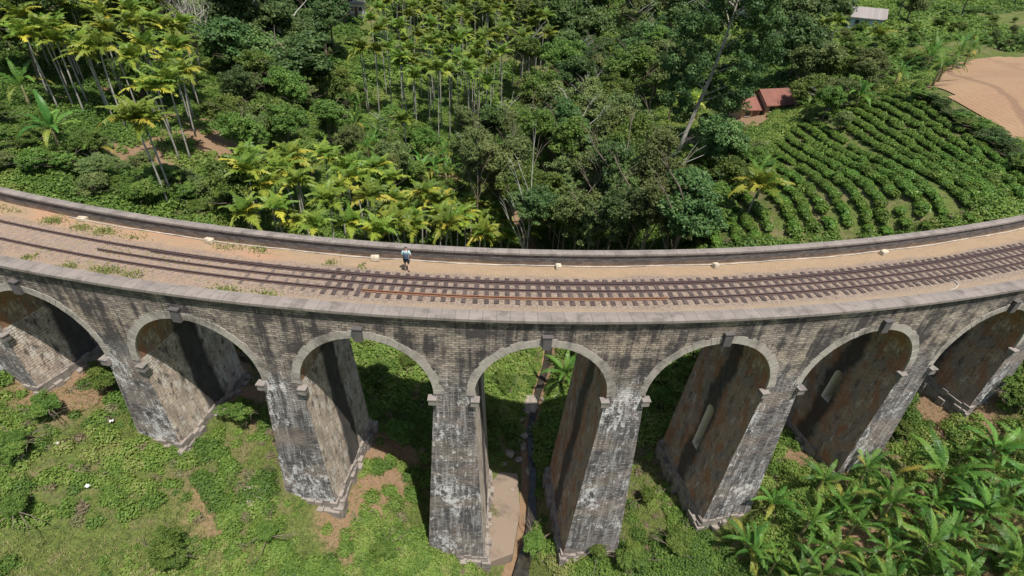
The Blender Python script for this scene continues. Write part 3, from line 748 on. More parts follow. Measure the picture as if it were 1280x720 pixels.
def trunk_mesh(name, h, r0, lean, mat, limbs=5, rad=3.0, seed=0):
    rnd = random.Random(seed); mb = MB()
    pts = [Vector((lean[0] * (i / 6) ** 1.3 + rnd.uniform(-.08, .08) * h * .1, lean[1] * (i / 6) ** 1.3 + rnd.uniform(-.08, .08) * h * .1, h * i / 6 - (.6 if i == 0 else 0))) for i in range(7)]
    mb.tube(pts, [r0 * (1.25 if i == 0 else 1 - .11 * i) for i in range(7)], 7)
    for k in range(limbs):
        b0 = pts[3 + k % 4]; a = rnd.uniform(0, 6.28); l = rad * rnd.uniform(.7, 1.15)
        p = [b0 + Vector((math.cos(a) * l * q_, math.sin(a) * l * q_, l * .7 * q_ ** .8)) + Vector((rnd.uniform(-.1, .1), rnd.uniform(-.1, .1), 0)) * l * q_ for q_ in (0, .35, .7, 1)]
        mb.tube(p, [r0 * .45, r0 * .32, r0 * .2, r0 * .08], 5)
        for _ in range(2):
            c0 = p[2]; a2 = a + rnd.uniform(-1, 1); l2 = l * .5
            mb.tube([c0, c0 + Vector((math.cos(a2) * l2 * .5, math.sin(a2) * l2 * .5, l2 * .4)), c0 + Vector((math.cos(a2) * l2, math.sin(a2) * l2, l2 * .6))], [r0 * .18, r0 * .1, r0 * .04], 4)
    me = mb.build('tmp', mat).data; bpy.data.objects.remove([o for o in bpy.data.objects if o.data == me][0]); me.name = name
    me.polygons.foreach_set('use_smooth', [True] * len(me.polygons)); return me

# unit crowns (radius 1 scale handled per object); several kinds
CR = {}
def variants(kind, n, *a, **k): CR[kind] = [crown_mesh(kind + '_crown', *a, **k) for _ in range(n)]
variants('dark', 6, 4.0, 6.5, 190, 115, .21, M['tree_dark'], flat=.7)
variants('grey', 6, 3.6, 7.5, 190, 85, .18, M['tree_grey'], flat=.8, hollow=.3)
variants('mid', 5, 3.6, 5.8, 170, 100, .19, M['tree_mid'])
variants('lite', 4, 3.2, 4.6, 140, 90, .19, M['tree_lite'])
variants('airy', 3, 3.0, 6.5, 60, 80, .2, M['tree_grey'], hollow=.2)
TR = [trunk_mesh('tree_trunk', 6, .17, (random.uniform(-.6, .6), random.uniform(-.5, .5)), M['trunk_dark'], 6, 3.4, i) for i in range(4)]
TRW = [trunk_mesh('tree_trunk', 6, .13, (random.uniform(-.6, .6), random.uniform(-.5, .5)), M['trunk_white'], 9, 3.4, 10 + i) for i in range(3)]
BASE = {'dark': (4.0, 6.5), 'grey': (3.6, 7.5), 'mid': (3.6, 5.8), 'lite': (3.2, 4.6), 'airy': (3.0, 6.5)}
placed = []
def tree(kind, x, y, h, r, label, group=None, cat='tree', name='broadleaf_tree', white=False, zsc=1.0):
    z = gz(x, y); br_, bh = BASE[kind]
    o = empty(name, (x, y, z), random.uniform(0, 6.28)); props(o, label, cat, group)
    ch = bh * (r / br_) * zsc; ch = min(ch, h * .92)
    c = link('crown', random.choice(CR[kind]), None, o); c.scale = (r / br_ * random.uniform(.9, 1.2), r / br_ * random.uniform(.9, 1.2), ch / bh * random.uniform(.95, 1.2)); c.rotation_euler = (random.uniform(-.1, .1), random.uniform(-.1, .1), 0); c.location = (0, 0, h - ch)
    th = h - ch * .45
    tr = link('trunk', random.choice(TRW if white else TR), None, o)
    tr.scale = (max(.6, r / 3.4), max(.6, r / 3.4), th / 6)
    placed.append((x, y, r)); return o

# ------------------------------------------------------------------ areca palms
def frond(parts, base, az, el, L_, tone, leafl=.62, nl=15, droop=1.0, wdt=.085):
    """one arched feather leaf; returns nothing, appends leaflets"""
    T = np.linspace(0, 1, 9); d = np.array([math.cos(az), math.sin(az), 0.0])
    e = el - droop * 1.5 * T ** 1.4
    seg = L_ / 8; pos = [np.array(base, float)]
    for i in range(8): pos.append(pos[-1] + seg * (d * math.cos(e[i]) + np.array([0, 0, 1.0]) * math.sin(e[i])))
    pos = np.array(pos); side = np.array([-d[1], d[0], 0.0])
    V = []; tt = np.linspace(.12, 1, nl)
    P = np.stack([np.interp(tt, T, pos[:, k]) for k in range(3)], 1); E = np.interp(tt, T, e)
    tan_ = d[None] * np.cos(E)[:, None] + np.array([0, 0, 1.0])[None] * np.sin(E)[:, None]
    upn = np.cross(np.broadcast_to(side, tan_.shape), tan_); upn *= np.sign(upn[:, 2:3] + 1e-6)
    ll = leafl * np.sin(np.clip(.25 + tt * .95, 0, 1.05) * math.pi * .86 + .25)[:, None].clip(.25, 1)
    for sg in (-1, 1):
        dirn = side[None] * sg * .85 + tan_ * .55 + upn * .25 + rng.normal(size=tan_.shape) * .1
        tip = P + dirn * ll + np.array([0, 0, -1.0]) * ll * .3 * rng.uniform(.3, 1.5, (nl, 1))
        mid = P + dirn * ll * .5 + upn * .04
        wv = tan_ * wdt
        V.append(np.stack([P - wv * .4, P + wv * .6, mid + wv, mid - wv], 1).reshape(-1, 3))
        V.append(np.stack([mid - wv, mid + wv, tip + wv * .15, tip - wv * .15], 1).reshape(-1, 3))
    # rachis
    wv = side * .035
    V.append(np.concatenate([np.stack([pos[i] - wv, pos[i] + wv, pos[i + 1] + wv * .8, pos[i + 1] - wv * .8], 0) for i in range(8)]))
    V = np.concatenate(V); n = len(V) // 4
    parts.append((V, np.arange(n * 4).reshape(n, 4), np.clip(tone + rng.uniform(-.1, .1, n), 0, 1)))

def palm_crown(mat, nf=9, L_=1.9, nl=15, leafl=.62, yellow=.5, wdt=.1):
    parts = []
    for k in range(nf):
        az = k * 2.399 + rng.uniform(-.3, .3); age = k / (nf - 1)
        el = 1.4 - 1.15 * age + rng.uniform(-.12, .12)
        tone = .3 + .25 * rng.random() + (yellow * rng.random() * (age > .45)) + (.08 if age > .85 else 0)
        frond(parts, (0, 0, 0), az, el, L_ * rng.uniform(.85, 1.1), min(tone, 1), leafl, nl, rng.uniform(.65, 1.0), wdt)
    v, f, a = merge(parts); return fast_mesh('palm_crown', v, f, {'rnd': a}, mat)
PC = [palm_crown(M['palm'], 11, 2.75, 20, .95, .42) for _ in range(6)]
PCF = [palm_crown(M['palm_far'], 10, 2.5, 12, .95, .4, .15) for _ in range(5)]
def palm_trunk(seed, mat):
    rnd = random.Random(seed); mb = MB(); lx, ly = rnd.uniform(-.5, .5), rnd.uniform(-.5, .5)
    mb.tube([Vector((lx * (i / 6) ** 2, ly * (i / 6) ** 2, 10 * i / 6 - (.5 if i == 0 else 0))) for i in range(7)], [.12, .1, .09, .088, .085, .082, .08], 6)
    o = mb.build('t', mat, None, True); me = o.data; bpy.data.objects.remove(o); me.name = 'palm_trunk'; return me, (lx, ly)
PT = [palm_trunk(i, M['trunk_pale']) for i in range(5)]
M['shaft'] = plain('crownshaft_green', (.10, .17, .05), .5, .2, 3)
mb = MB(); mb.tube([(0, 0, -1.0), (0, 0, -.5), (0, 0, .1)], [.085, .125, .06], 7); _o = mb.build('t', M['shaft'], None, True); SHAFT = _o.data; bpy.data.objects.remove(_o); SHAFT.name = 'crownshaft'
def palm(x, y, h, label, group=None, far=False, sc=1.0, name='areca_palm'):
    z = gz(x, y); o = empty(name, (x, y, z), random.uniform(0, 6.28)); props(o, label, 'palm tree', group)
    tm, (lx, ly) = random.choice(PT); tr = link('trunk', tm, None, o); tr.scale = (1, 1, h / 10)
    c = link('crown', random.choice(PCF if far else PC), None, o); c.location = (lx, ly, h); c.scale = (sc, sc, sc * random.uniform(.9, 1.1)); c.rotation_euler = (random.uniform(-.12, .12), random.uniform(-.12, .12), 0)
    if not far: s2 = link('crownshaft', SHAFT, None, o); s2.location = (lx, ly, h)
    placed.append((x, y, .8)); return o

# ------------------------------------------------------------------ banana plants
def banana_mesh(nf, L_, seed, tatter=.5):
    rs = np.random.default_rng(seed); parts = []
    for k in range(nf):
        az = k * 2.399 + rs.uniform(-.6, .6); age = k / (nf - 1); el = 1.42 - 1.0 * age + rs.uniform(-.2, .2)
        Lk = L_ * rs.uniform(.8, 1.1) * (.75 if k == 0 else 1); d = np.array([math.cos(az), math.sin(az), 0.]); side = np.array([-d[1], d[0], 0.])
        n = 16; T = np.linspace(0, 1, n + 1); e = el - (1.15 + .8 * age) * T ** 1.4
        pos = [np.zeros(3)]
        for i in range(n): pos.append(pos[-1] + Lk / n * (d * math.cos(e[i]) + np.array([0, 0, 1.]) * math.sin(e[i])))
        pos = np.array(pos); W_ = .195 * Lk / 2.6 * np.sin(np.clip((T - .16) / .84, 0, 1) ** .7 * math.pi * .93 + .12) * (T > .16) + .03
        V = []
        torn = rs.random() < tatter
        for i in range(n):
            for sg in (-1, 1):
                t_ = d * math.cos(e[i]) + np.array([0, 0, 1.]) * math.sin(e[i]); u_ = np.cross(side, t_); u_ = u_ * (1 if u_[2] >= 0 else -1)
                fold = rs.uniform(-.35, .1) if torn else .28
                nst = 3 if torn and T[i] > .15 else 1
                for q_ in range(nst):
                    a = pos[i] + (pos[i + 1] - pos[i]) * (q_ / nst); c = pos[i] + (pos[i + 1] - pos[i]) * ((q_ + (.78 if torn else 1)) / nst)
                    fo = fold + (rs.uniform(-.35, .25) if torn else 0)
                    wa = W_[i] + (W_[i + 1] - W_[i]) * q_ / nst; wc = W_[i] + (W_[i + 1] - W_[i]) * (q_ + 1) / nst
                    dr = side * sg + u_ * fo + (t_ * .15 if torn else 0)
                    V.append(np.stack([a, c, c + dr * wc, a + dr * wa]))
            wv = side * .03; V.append(np.stack([pos[i] - wv + [0, 0, .012], pos[i] + wv + [0, 0, .012], pos[i + 1] + wv + [0, 0, .012], pos[i + 1] - wv + [0, 0, .012]]))
        V = np.concatenate(V); m_ = len(V) // 4
        tone = rs.uniform(.1, .7) if age < .8 or rs.random() < .6 else rs.uniform(.8, 1)
        parts.append((V, np.arange(m_ * 4).reshape(m_, 4), np.clip(tone + rs.uniform(-.06, .06, m_), 0, 1)))
    v, f, a = merge(parts); return fast_mesh('banana_leaves', v, f, {'rnd': a}, M['banana'])
BN = [banana_mesh(11, 3.0, i, .95) for i in range(7)]
M['stem'] = plain('banana_stem', (.22, .2, .09), .7, .4, 3)
mb = MB(); mb.tube([(0, 0, -.4), (0, 0, .8), (.03, 0, 1.6), (.03, .02, 2.2)], [.16, .14, .11, .06], 8); _o = mb.build('t', M['stem'], None, True); STEM = _o.data; bpy.data.objects.remove(_o); STEM.name = 'pseudostem'
def banana(x, y, h, label, group=None, sc=1.0, tilt=.12):
    z = gz(x, y); o = empty('banana_plant', (x, y, z), random.uniform(0, 6.28)); props(o, label, 'banana plant', group)
    st = link('stem', STEM, None, o); st.scale = (sc, sc, h / 2.2)
    c = link('leaf_crown', random.choice(BN), None, o); c.location = (.03, .02, h - .15); c.scale = (sc,) * 3; c.rotation_euler = (random.uniform(-tilt, tilt), random.uniform(-tilt, tilt), random.uniform(0, 6))
    placed.append((x, y, 1.0)); return o

# ---------------------------------------------------------------- placement helpers
ZONES = [(870, 85, 1020, 190), (1040, -5, 1115, 60), (410, -10, 490, 85), (905, 0, 975, 50), (785, 100, 860, 175), (205, -20, 300, 130), (820, 150, 880, 215)]
def inside(poly, x, y):
    c = False; j = len(poly) - 1
    for i in range(len(poly)):
        if (poly[i][1] > y) != (poly[j][1] > y) and x < (poly[j][0] - poly[i][0]) * (y - poly[i][1]) / (poly[j][1] - poly[i][1]) + poly[i][0]: c = not c
        j = i
    return c
def scatter(poly, n, h, gap, dmin=45, tries=40, own=None, side=1, avoid=False):
    """n places whose tops (h above ground) fall in a region of the hillside; at least gap metres apart"""
    xs = [p[0] for p in poly]; ys = [p[1] for p in poly]; out = []; own = [] if own is None else own
    for _ in range(n * tries):
        if len(out) >= n: break
        x, y = random.uniform(min(xs), max(xs)), random.uniform(min(ys), max(ys))
        if not inside(poly, x, y): continue
        hh = random.uniform(*h) if isinstance(h, tuple) else h
        if avoid and any(a <= x <= c and b2 <= y <= d for a, b2, c, d in (ZONES if avoid is True else [(425, -10, 475, 85)])): continue
        p = at(x, y, hh, dmin)
        if p is None: continue
        o_, _s = bridge_off(p.x, p.y)
        if side > 0 and o_[0] < 9.5: continue
        if side < 0 and o_[0] > -2.5: continue
        if any((p.x - a) ** 2 + (p.y - b_) ** 2 < gap * gap for a, b_ in own): continue
        own.append((p.x, p.y)); out.append((p.x, p.y, hh))
    return out

# ------------------------------------------------------------------ named trees and plants
def tree_at(kind, px, py, h, r, label, white=False, zsc=1.0, group=None, name='broadleaf_tree', dmin=45):
    """px,py = middle of the crown"""
    p = at(px, py, h * .62, dmin)
    return tree(kind, p.x, p.y, h, r, label, group, 'tree', name, white, zsc)

# tall dark tree with leaning bare trunk
p = at(845, 196, 0, 60); p = Vector((p.x, p.y, gz(p.x, p.y)))
big = empty('tall_tree', p); props(big, 'tallest dark tree with a long leaning bare trunk at the top of the picture', 'tree')
mb = MB(); pts = [Vector((0, 0, -.8)), Vector((.6, .3, 3)), Vector((1.5, .7, 7)), Vector((2.5, 1.1, 11)), Vector((3.2, 1.5, 15)), Vector((3.7, 1.7, 19)), Vector((4.0, 1.8, 23))]
mb.tube(pts, [.36, .3, .26, .22, .18, .12, .05], 9)
for k in range(16):
    b0 = pts[2 + k % 4].lerp(pts[3 + k % 4], random.random()); a = random.uniform(0, 6.28); l = random.uniform(2.5, 5.5)
    q_ = [b0 + Vector((math.cos(a) * l * t_, math.sin(a) * l * t_, l * .55 * t_)) for t_ in (0, .3, .65, 1)]
    mb.tube(q_, [.1, .08, .05, .02], 5)
mb.build('trunk', M['trunk_pale'], big, True)
parts = []
for c in range(430):
    hz = rng.uniform(7.5, 25.5) if c > 30 else rng.uniform(4.5, 9); f_ = hz / 25
    cx0, cy0 = 4.2 * min(1, f_ * 1.1) + .5, 1.8 * f_
    a = rng.uniform(0, 6.28); R0 = 7.4 * math.sin(min(1, (hz - 2.5) / 9) * 1.4) * (1 - .45 * max(0, (hz - 17) / 9)) * rng.uniform(.4, 1)
    ctr = np.array([cx0 + math.cos(a) * R0, cy0 + math.sin(a) * R0, hz])
    tz = np.interp(hz, [0, 3, 7, 11, 15, 19, 23], [0, .6, 1.5, 2.5, 3.2, 3.7, 4.0]); dx_, dy_ = ctr[0] - tz, ctr[1] - tz * .45
    if abs(dx_ * .96 - dy_ * .29) < 1.5 and dx_ * -.29 + dy_ * -.96 > -.5 and hz < 22: continue      # the bare trunk shows through in front
    n = int(rng.uniform(90, 180)); q_ = sph(n); cr = rng.uniform(.6, 1.2)
    pos = ctr + q_ * cr * rng.uniform(.5, 1.05, (n, 1)) * [1, 1, .7]; nr = q_ + sph(n) * .7 + [0, 0, .3]; nr /= np.linalg.norm(nr, axis=1)[:, None]
    v, f = leaf_quads(pos, nr, .24 * rng.uniform(.6, 1.2, n)); parts.append((v, f, np.clip(rng.random() * .35 + rng.random(n) * .45, 0, 1)))
v, f, a = merge(parts); link('crown', fast_mesh('tall_crown', v, f, {'rnd': a}, M['tree_dark']), None, big)
placed.append((p.x, p.y, 5))

tree_at('mid', 290, 148, 6.5, 2.9, 'small round dark green tree on the bare slope beside the left palms')
tree_at('dark', 372, 75, 11, 7.0, 'broad glossy dark green tree below the yellow flowering bush', zsc=.75)
tree_at('lite', 345, 152, 6, 4.2, 'low leafy light green tree right of the small round tree', zsc=.8)
tree_at('grey', 385, 118, 5, 3.0, 'pale grey green shrub tree on the slope below the broad dark tree')
tree_at('dark', 300, 20, 14, 6.5, 'dark tree with pale limbs behind the bare grey tree', white=True)
tree_at('dark', 400, 15, 15, 7.0, 'dark blue green tree left of the little white hut')
tree_at('dark', 350, -5, 15, 7.5, 'dark crown cut by the top edge left of the hut')
tree_at('dark', 733, 30, 15, 7.5, 'large dark green tree at top centre right of the palm grove')
tree_at('grey', 672, 15, 16, 6.5, 'pale grey green airy tree rising behind the palm grove')
tree_at('grey', 735, 90, 12, 5.5, 'rounded brownish green tree at the centre of the wood')
tree_at('grey', 700, 140, 11, 5.2, 'grey green tree right below the palm grove', white=True)
tree_at('grey', 762, 135, 11, 4.6, 'olive green tree left of the small lit clearing')
tree_at('dark', 795, 75, 13, 5.5, 'dark tree with yellow blossom left of the tallest tree')
tree_at('airy', 790, 25, 15, 5.0, 'thin pale tree left of the tallest tree top', white=True)
tree_at('dark', 905, 180, 9, 4.0, 'dark leafy tree at the foot of the tallest tree', dmin=60)
tree_at('dark', 1000, 55, 11, 6.5, 'very dark tree between the red roofed house and the blue walled house')
tree_at('grey', 1015, 75, 9, 4.0, 'grey green tree below the blue walled house')
tree_at('mid', 1003, 112, 5.5, 3.2, 'rounded bright green bush tree right of the red roofed house')
tree_at('dark', 990, 12, 12, 6.0, 'dark tree right of the small rusty roof')
tree_at('dark', 1030, 8, 14, 6.5, 'dark tree behind the blue walled house')
tree_at('airy', 748, 215, 12, 3.4, 'slender tree with forked white stems standing just behind the parapet', white=True)
tree_at('mid', 690, 185, 11, 4.4, 'mid green tree above the deck centre')
tree_at('grey', 640, 215, 10, 4.0, 'dark grey green tree beside the low yellow palms')
tree_at('dark', 690, 262, 8, 3.8, 'dark tree just behind the parapet left of the slender white stems')
tree_at('mid', 805, 225, 9, 4.0, 'round mid green tree right of the slender white stems')
tree_at('lite', 800, 270, 6, 3.0, 'bright green bush tree low behind the parapet right of centre')
tree_at('mid', 865, 262, 6, 3.2, 'leafy green tree behind the yellowed banana plant')
tree_at('grey', 785, 175, 10, 4.4, 'drooping olive tree above the slender white stems')
tree_at('mid', 300, 240, 7, 3.6, 'bushy green tree left of the row of yellow green palms')
tree_at('mid', 460, 235, 6, 3.0, 'bushy green tree on the slope behind the yellow palms')
tree_at('grey', 1050, 150, 3, 1.9, 'grey brown shrub tree at the top corner of the tea rows', dmin=60)

GRP = 'trees of the wood behind the viaduct'
names = {'airy': 'thin leaved grey green tree among the crowded crowns of the wood', 'grey': 'grey green tree among the crowded crowns of the wood', 'mid': 'mid green tree among the crowded crowns of the wood', 'dark': 'dark green tree among the crowded crowns of the wood', 'lite': 'light green tree among the crowded crowns of the wood'}
own = [(a, b_) for a, b_, _ in placed]
for poly, n, h, gap, kinds, rr in [
        ([(570, 165), (840, 150), (850, 300), (650, 300), (600, 230)], 42, (9, 17), 3.4, ('grey', 'mid', 'grey', 'dark', 'airy'), (2.2, 3.9)),
        ([(650, 60), (860, 60), (850, 170), (650, 170)], 22, (9, 14), 4.8, ('grey', 'dark', 'mid'), (3.2, 4.8)),
        ([(620, -40), (1060, -40), (1060, 50), (620, 50)], 40, (11, 17), 6.5, ('dark', 'grey', 'dark', 'mid'), (4.5, 6.5)),
        ([(240, -60), (470, -60), (470, 60), (240, 60)], 22, (10, 15), 6.0, ('dark', 'dark', 'mid'), (4.5, 6.5)),
        ([(180, 90), (420, 60), (420, 170), (300, 180)], 14, (5, 8), 4.6, ('mid', 'dark', 'lite'), (2.6, 3.8)),
        ([(300, 170), (560, 150), (560, 280), (470, 280)], 16, (4, 7), 3.6, ('mid', 'lite', 'grey'), (2.0, 3.0)),
        ([(860, 200), (950, 190), (900, 290), (850, 290)], 9, (3, 5), 3.2, ('mid', 'lite'), (1.7, 2.5)),
        ([(960, 80), (1100, 80), (1080, 120), (1000, 140)], 9, (4, 8), 4.5, ('mid', 'grey'), (2.4, 3.4)),
        ([(-20, -60), (240, -60), (240, 30), (-20, 30)], 12, (8, 12), 7, ('dark', 'mid'), (4, 5.5)),
        ([(420, -60), (700, -60), (700, 10), (420, 10)], 14, (10, 15), 8, ('dark', 'mid', 'grey'), (4.5, 6.5)),
        ([(1060, -30), (1300, -60), (1300, 0), (1100, 10)], 14, (6, 10), 9, ('mid', 'grey'), (3.5, 5.5))]:
    for x, y, hh in scatter(poly, n, (h[0] * .62, h[1] * .62), gap, 50, own=own, avoid=True):
        k = random.choice(kinds); tree(k, x, y, hh / .62, random.uniform(*rr), names[k], GRP + ', ' + k, white=random.random() < .15)

# yellow blossom on two trees: flower clusters as part of a bush
m_fl = leaf_mat('yellow_blossom', [G(.55, .38, .03), G(.7, .5, .05)], .2, .6, 0)
for px, py, lab in ((325, 50, 'flowering bush dotted with yellow blossom above the broad dark tree'), (785, 66, 'flowering bush with yellow blossom beside the tallest tree')):
    o = tree_at('dark', px, py, 8, 3.4, lab, name='flowering_bush')
    n = 90; q_ = sph(n); q_[:, 2] = abs(q_[:, 2]); pos = q_ * [3.4, 3.4, 3] + [0, 0, 5.4] ; v, f = leaf_quads(pos, q_, .42, 1.1)
    link('blossom', fast_mesh('blossom', v, f, {'rnd': rng.random(n)}, m_fl), None, o)

for poly, n, gap, lab, grp in [([(0, 150), (130, 190), (260, 240), (300, 275), (180, 262), (0, 225)], 26, 2.0, 'leafy bush on the left slope behind the parapet', 'bushes of the left slope'), ([(1010, 60), (1160, 20), (1290, 20), (1290, 66), (1200, 60), (1100, 110), (1020, 110)], 34, 3.5, 'bush on the open hillside at the upper right', 'bushes of the upper right hillside'),
                       ([(380, 60), (450, 50), (470, 180), (400, 190)], 16, 2.6, 'bush on the slope left of the centre grove', 'bushes of the centre slope'), ([(850, 205), (940, 200), (895, 290), (850, 295)], 16, 2.2, 'bush between the wood and the tea field', 'bushes left of the tea field')]:
    for x, y, hh in scatter(poly, n, 0, gap, 45): tree(random.choice(('lite', 'mid', 'lite', 'grey')), x, y, random.uniform(1.2, 2.8), random.uniform(1.0, 2.0), lab, grp, 'bush', 'leafy_bush')
# bare grey tree
def bare_tree(px, py, h, r0, label, spread=.55, nlim=26, mat=None, twig=5):
    p = at(px, py, 0, 45); o = empty('bare_tree', (p.x, p.y, gz(p.x, p.y))); props(o, label, 'bare tree')
    mb = MB(); st = Vector((0, 0, -.5)); top = Vector((.4, .2, h * .3)); mb.tube([st, top * .5, top], [r0, r0 * .85, r0 * .75], 7)
    tw = MB()
    for k in range(nlim):
        a = random.uniform(0, 6.28); l = h * random.uniform(.45, .72); sp_ = random.uniform(.12, spread); b0 = top * random.uniform(.6, 1)
        q_ = [b0 + Vector((math.cos(a) * l * sp_ * t_ ** .8 + random.uniform(-.1, .1) * t_, math.sin(a) * l * sp_ * t_ ** .8, l * t_)) for t_ in (0, .25, .5, .75, 1)]
        mb.tube(q_, [r0 * .4, r0 * .28, r0 * .18, r0 * .1, r0 * .04], 5)
        for _ in range(twig):
            c0 = q_[random.choice((2, 3, 4))]; d = Vector((random.uniform(-1, 1), random.uniform(-1, 1), random.uniform(.4, 1.4))) * l * .2
            tw.tube([c0, c0 + d * .5 + Vector((0, 0, .1)), c0 + d], [.05, .035, .02], 3, False)
    t_ = mb.build('trunk', mat or M['dead'], o, True); tw.build('twigs', M['dead'], o)['kind'] = 'stuff'; placed.append((p.x, p.y, 2)); return o
bare_tree(250, 88, 15, .2, 'leafless grey tree with fine upright branches at the top left', .5, 30)
bare_tree(745, 300, 7, .12, 'small leafless white tree just behind the middle of the parapet', .35, 7, M['trunk_white'], 3)
bare_tree(715, 302, 5, .09, 'low crooked bare tree left of the small leafless white tree', .7, 6, M['dead'], 3)

# ------------------------------------------------------------------ palms
GP = 'areca palms of the left grove'
own = []
for px, py, h, lab in [(213, 262, 8.5, 'lone areca palm leaning beside the far parapet at left'), (240, 205, 8.6, 'areca palm with three neighbours right of the red earth'), (226, 205, 8.2, 'slim areca palm on the right edge of the left grove')]:
    p = at(px, py, 0, 50); palm(p.x, p.y, h, lab, None, False, 1.0); own.append((p.x, p.y))
p = at(220, 258, 0, 50); palm(p.x - .4, p.y + .5, 8.0, 'second thin trunk close behind the lone leaning palm')
for x, y, hh in scatter([(20, 40), (60, 20), (230, 60), (255, 120), (250, 175), (200, 165), (150, 175), (110, 150), (60, 140)], 52, 0, 1.9, 50, own=own):
    palm(x, y, random.uniform(7.2, 10.2), 'yellow green areca palm with thin grey trunk in the grove at upper left', GP)
for x, y, hh in scatter([(-30, -10), (230, 0), (260, 60), (60, 40), (0, 60)], 34, 0, 2.6, 50, own=own):
    palm(x, y, random.uniform(8, 11), 'areca palm in the dense back rows of the upper left grove', 'areca palms in the back of the left grove')
for x, y, hh in scatter([(305, 195), (350, 175), (420, 190), (520, 235), (620, 285), (620, 300), (300, 285)], 38, (5.5, 8.5), 1.9, 48, own=own):
    palm(x, y, hh, 'bright yellow green areca palm in the row just behind the parapet', 'areca palms behind the parapet', False, random.uniform(.72, .98))
for x, y, hh in scatter([(490, 240), (560, 245), (630, 262), (640, 298), (480, 298)], 16, (4.5, 7.0), 1.7, 46, own=own):
    palm(x, y, hh, 'bright yellow green areca palm in the row just behind the parapet', 'areca palms behind the parapet', False, random.uniform(.68, .9))
for px, py, lab in [(700, 285, 'low areca palm with pale fronds right of the palm row'), (655, 290, 'low yellow areca palm at the right end of the palm row')]:
    q_ = at(px, py, 4.5, 46); palm(q_.x, q_.y, 4.5, lab)
own2 = []
for x, y, hh in scatter([(455, 150), (470, 60), (560, 40), (660, 60), (690, 110), (640, 140), (600, 190), (545, 190), (500, 165)], 98, 0, 2.0, 70, own=own2, avoid='hut'):
    palm(x, y, random.uniform(10, 13), 'slim areca palm in the tall grove at top centre', 'areca palms of the centre grove', True, 1.05)
for x, y, hh in scatter([(450, 50), (440, 10), (560, -5), (680, 20), (680, 70), (560, 50)], 74, 0, 2.6, 70, own=own2, avoid='hut'):
    palm(x, y, random.uniform(10, 13), 'areca palm in the far rows of the centre grove', 'areca palms in the back of the centre grove', True, 1.1)
for px, py, h, lab in [(462, 145, 11, 'first of the two tall white stemmed palms on the centre slope'), (475, 150, 11.5, 'second of the two tall white stemmed palms on the centre slope'), (505, 165, 12, 'straight pale palm right of the tall pair'), (512, 228, 9, 'single thin palm stem below the banana clump'),
                       (1010, 95, 9, 'tall thin palm before the blue walled house, left of a pair'), (1022, 97, 9.5, 'tall thin palm before the blue walled house, right of a pair')]:
    p = at(px, py, 0, 55); palm(p.x, p.y, h, lab, None, True)
for px, py, lab in [(875, 205, 'low green palm right of the tall tree trunk'), (945, 235, 'spreading palm with yellow fronds at the edge of the tea'), (770, 185, 'drooping palm in the centre of the wood'), (1062, 85, 'short palm left of the banana clump by the ploughed field'), (865, 130, 'short palm at the left of the red roofed house'), (1098, 45, 'small palm right of the blue walled house')]:
    q_ = at(px, py, 3.2, 46); palm(q_.x, q_.y, 3.2, lab, None, False, 1.15)

# ------------------------------------------------------------------ bananas
fg = [(968, 630, 1.5, 1.0, 'banana plant with upright bright leaves at the foot of the white streaked pier'), (1030, 598, 2.0, 1.1, 'large banana plant touching the narrow sunlit pier'), (1052, 640, 1.2, .9, 'small banana plant below the large one by the narrow pier'), (1115, 630, 2.3, 1.05, 'banana plant in the middle of the right foreground clump'),
      (1180, 590, 2.2, 1.2, 'tall banana plant with long arching leaves right of the clump'), (1245, 560, 2.6, 1.15, 'highest banana plant at the right edge'), (1050, 690, 1.8, 1.0, 'banana plant low in the right foreground, left of the dry stalks'), (1165, 680, 2.2, 1.1, 'banana plant with yellowing leaves at the lower right'),
      (945, 690, 1.0, .85, 'small feathery banana plant at the bottom near the pier'), (1235, 640, 2.0, 1.1, 'banana plant with dark shaded leaves at right'), (1000, 720, 1.6, .95, 'banana plant cut by the bottom edge'), (1110, 725, 1.8, 1.0, 'banana plant cut by the bottom edge below the yellowing one'), (1275, 700, 2.2, 1.1, 'banana plant at the bottom right corner'),
      (1210, 720, 1.8, 1.0, 'banana plant cut by the bottom edge near the corner'), (1085, 585, 1.6, .9, 'young banana plant behind the clump beside the pier shadow'), (1290, 600, 2.2, 1.1, 'banana plant half outside the right edge')]
for px, py, h, sc, lab in fg:
    p = at(px, py, h, 20); banana(p.x, p.y, h, lab, 'banana plants of the right foreground', sc * random.uniform(.72, 1.0), .3)
own = [(a, b_) for a, b_, _ in placed if False]
for x, y, hh in scatter([(930, 650), (1010, 590), (1290, 540), (1300, 730), (920, 730)], 30, 1.3, 1.15, 20, own=own, side=-1): banana(x, y, random.uniform(1.0, 1.9), 'smaller banana plant among the large ones of the right foreground', 'small banana plants of the right foreground', random.uniform(.6, .95), .35)
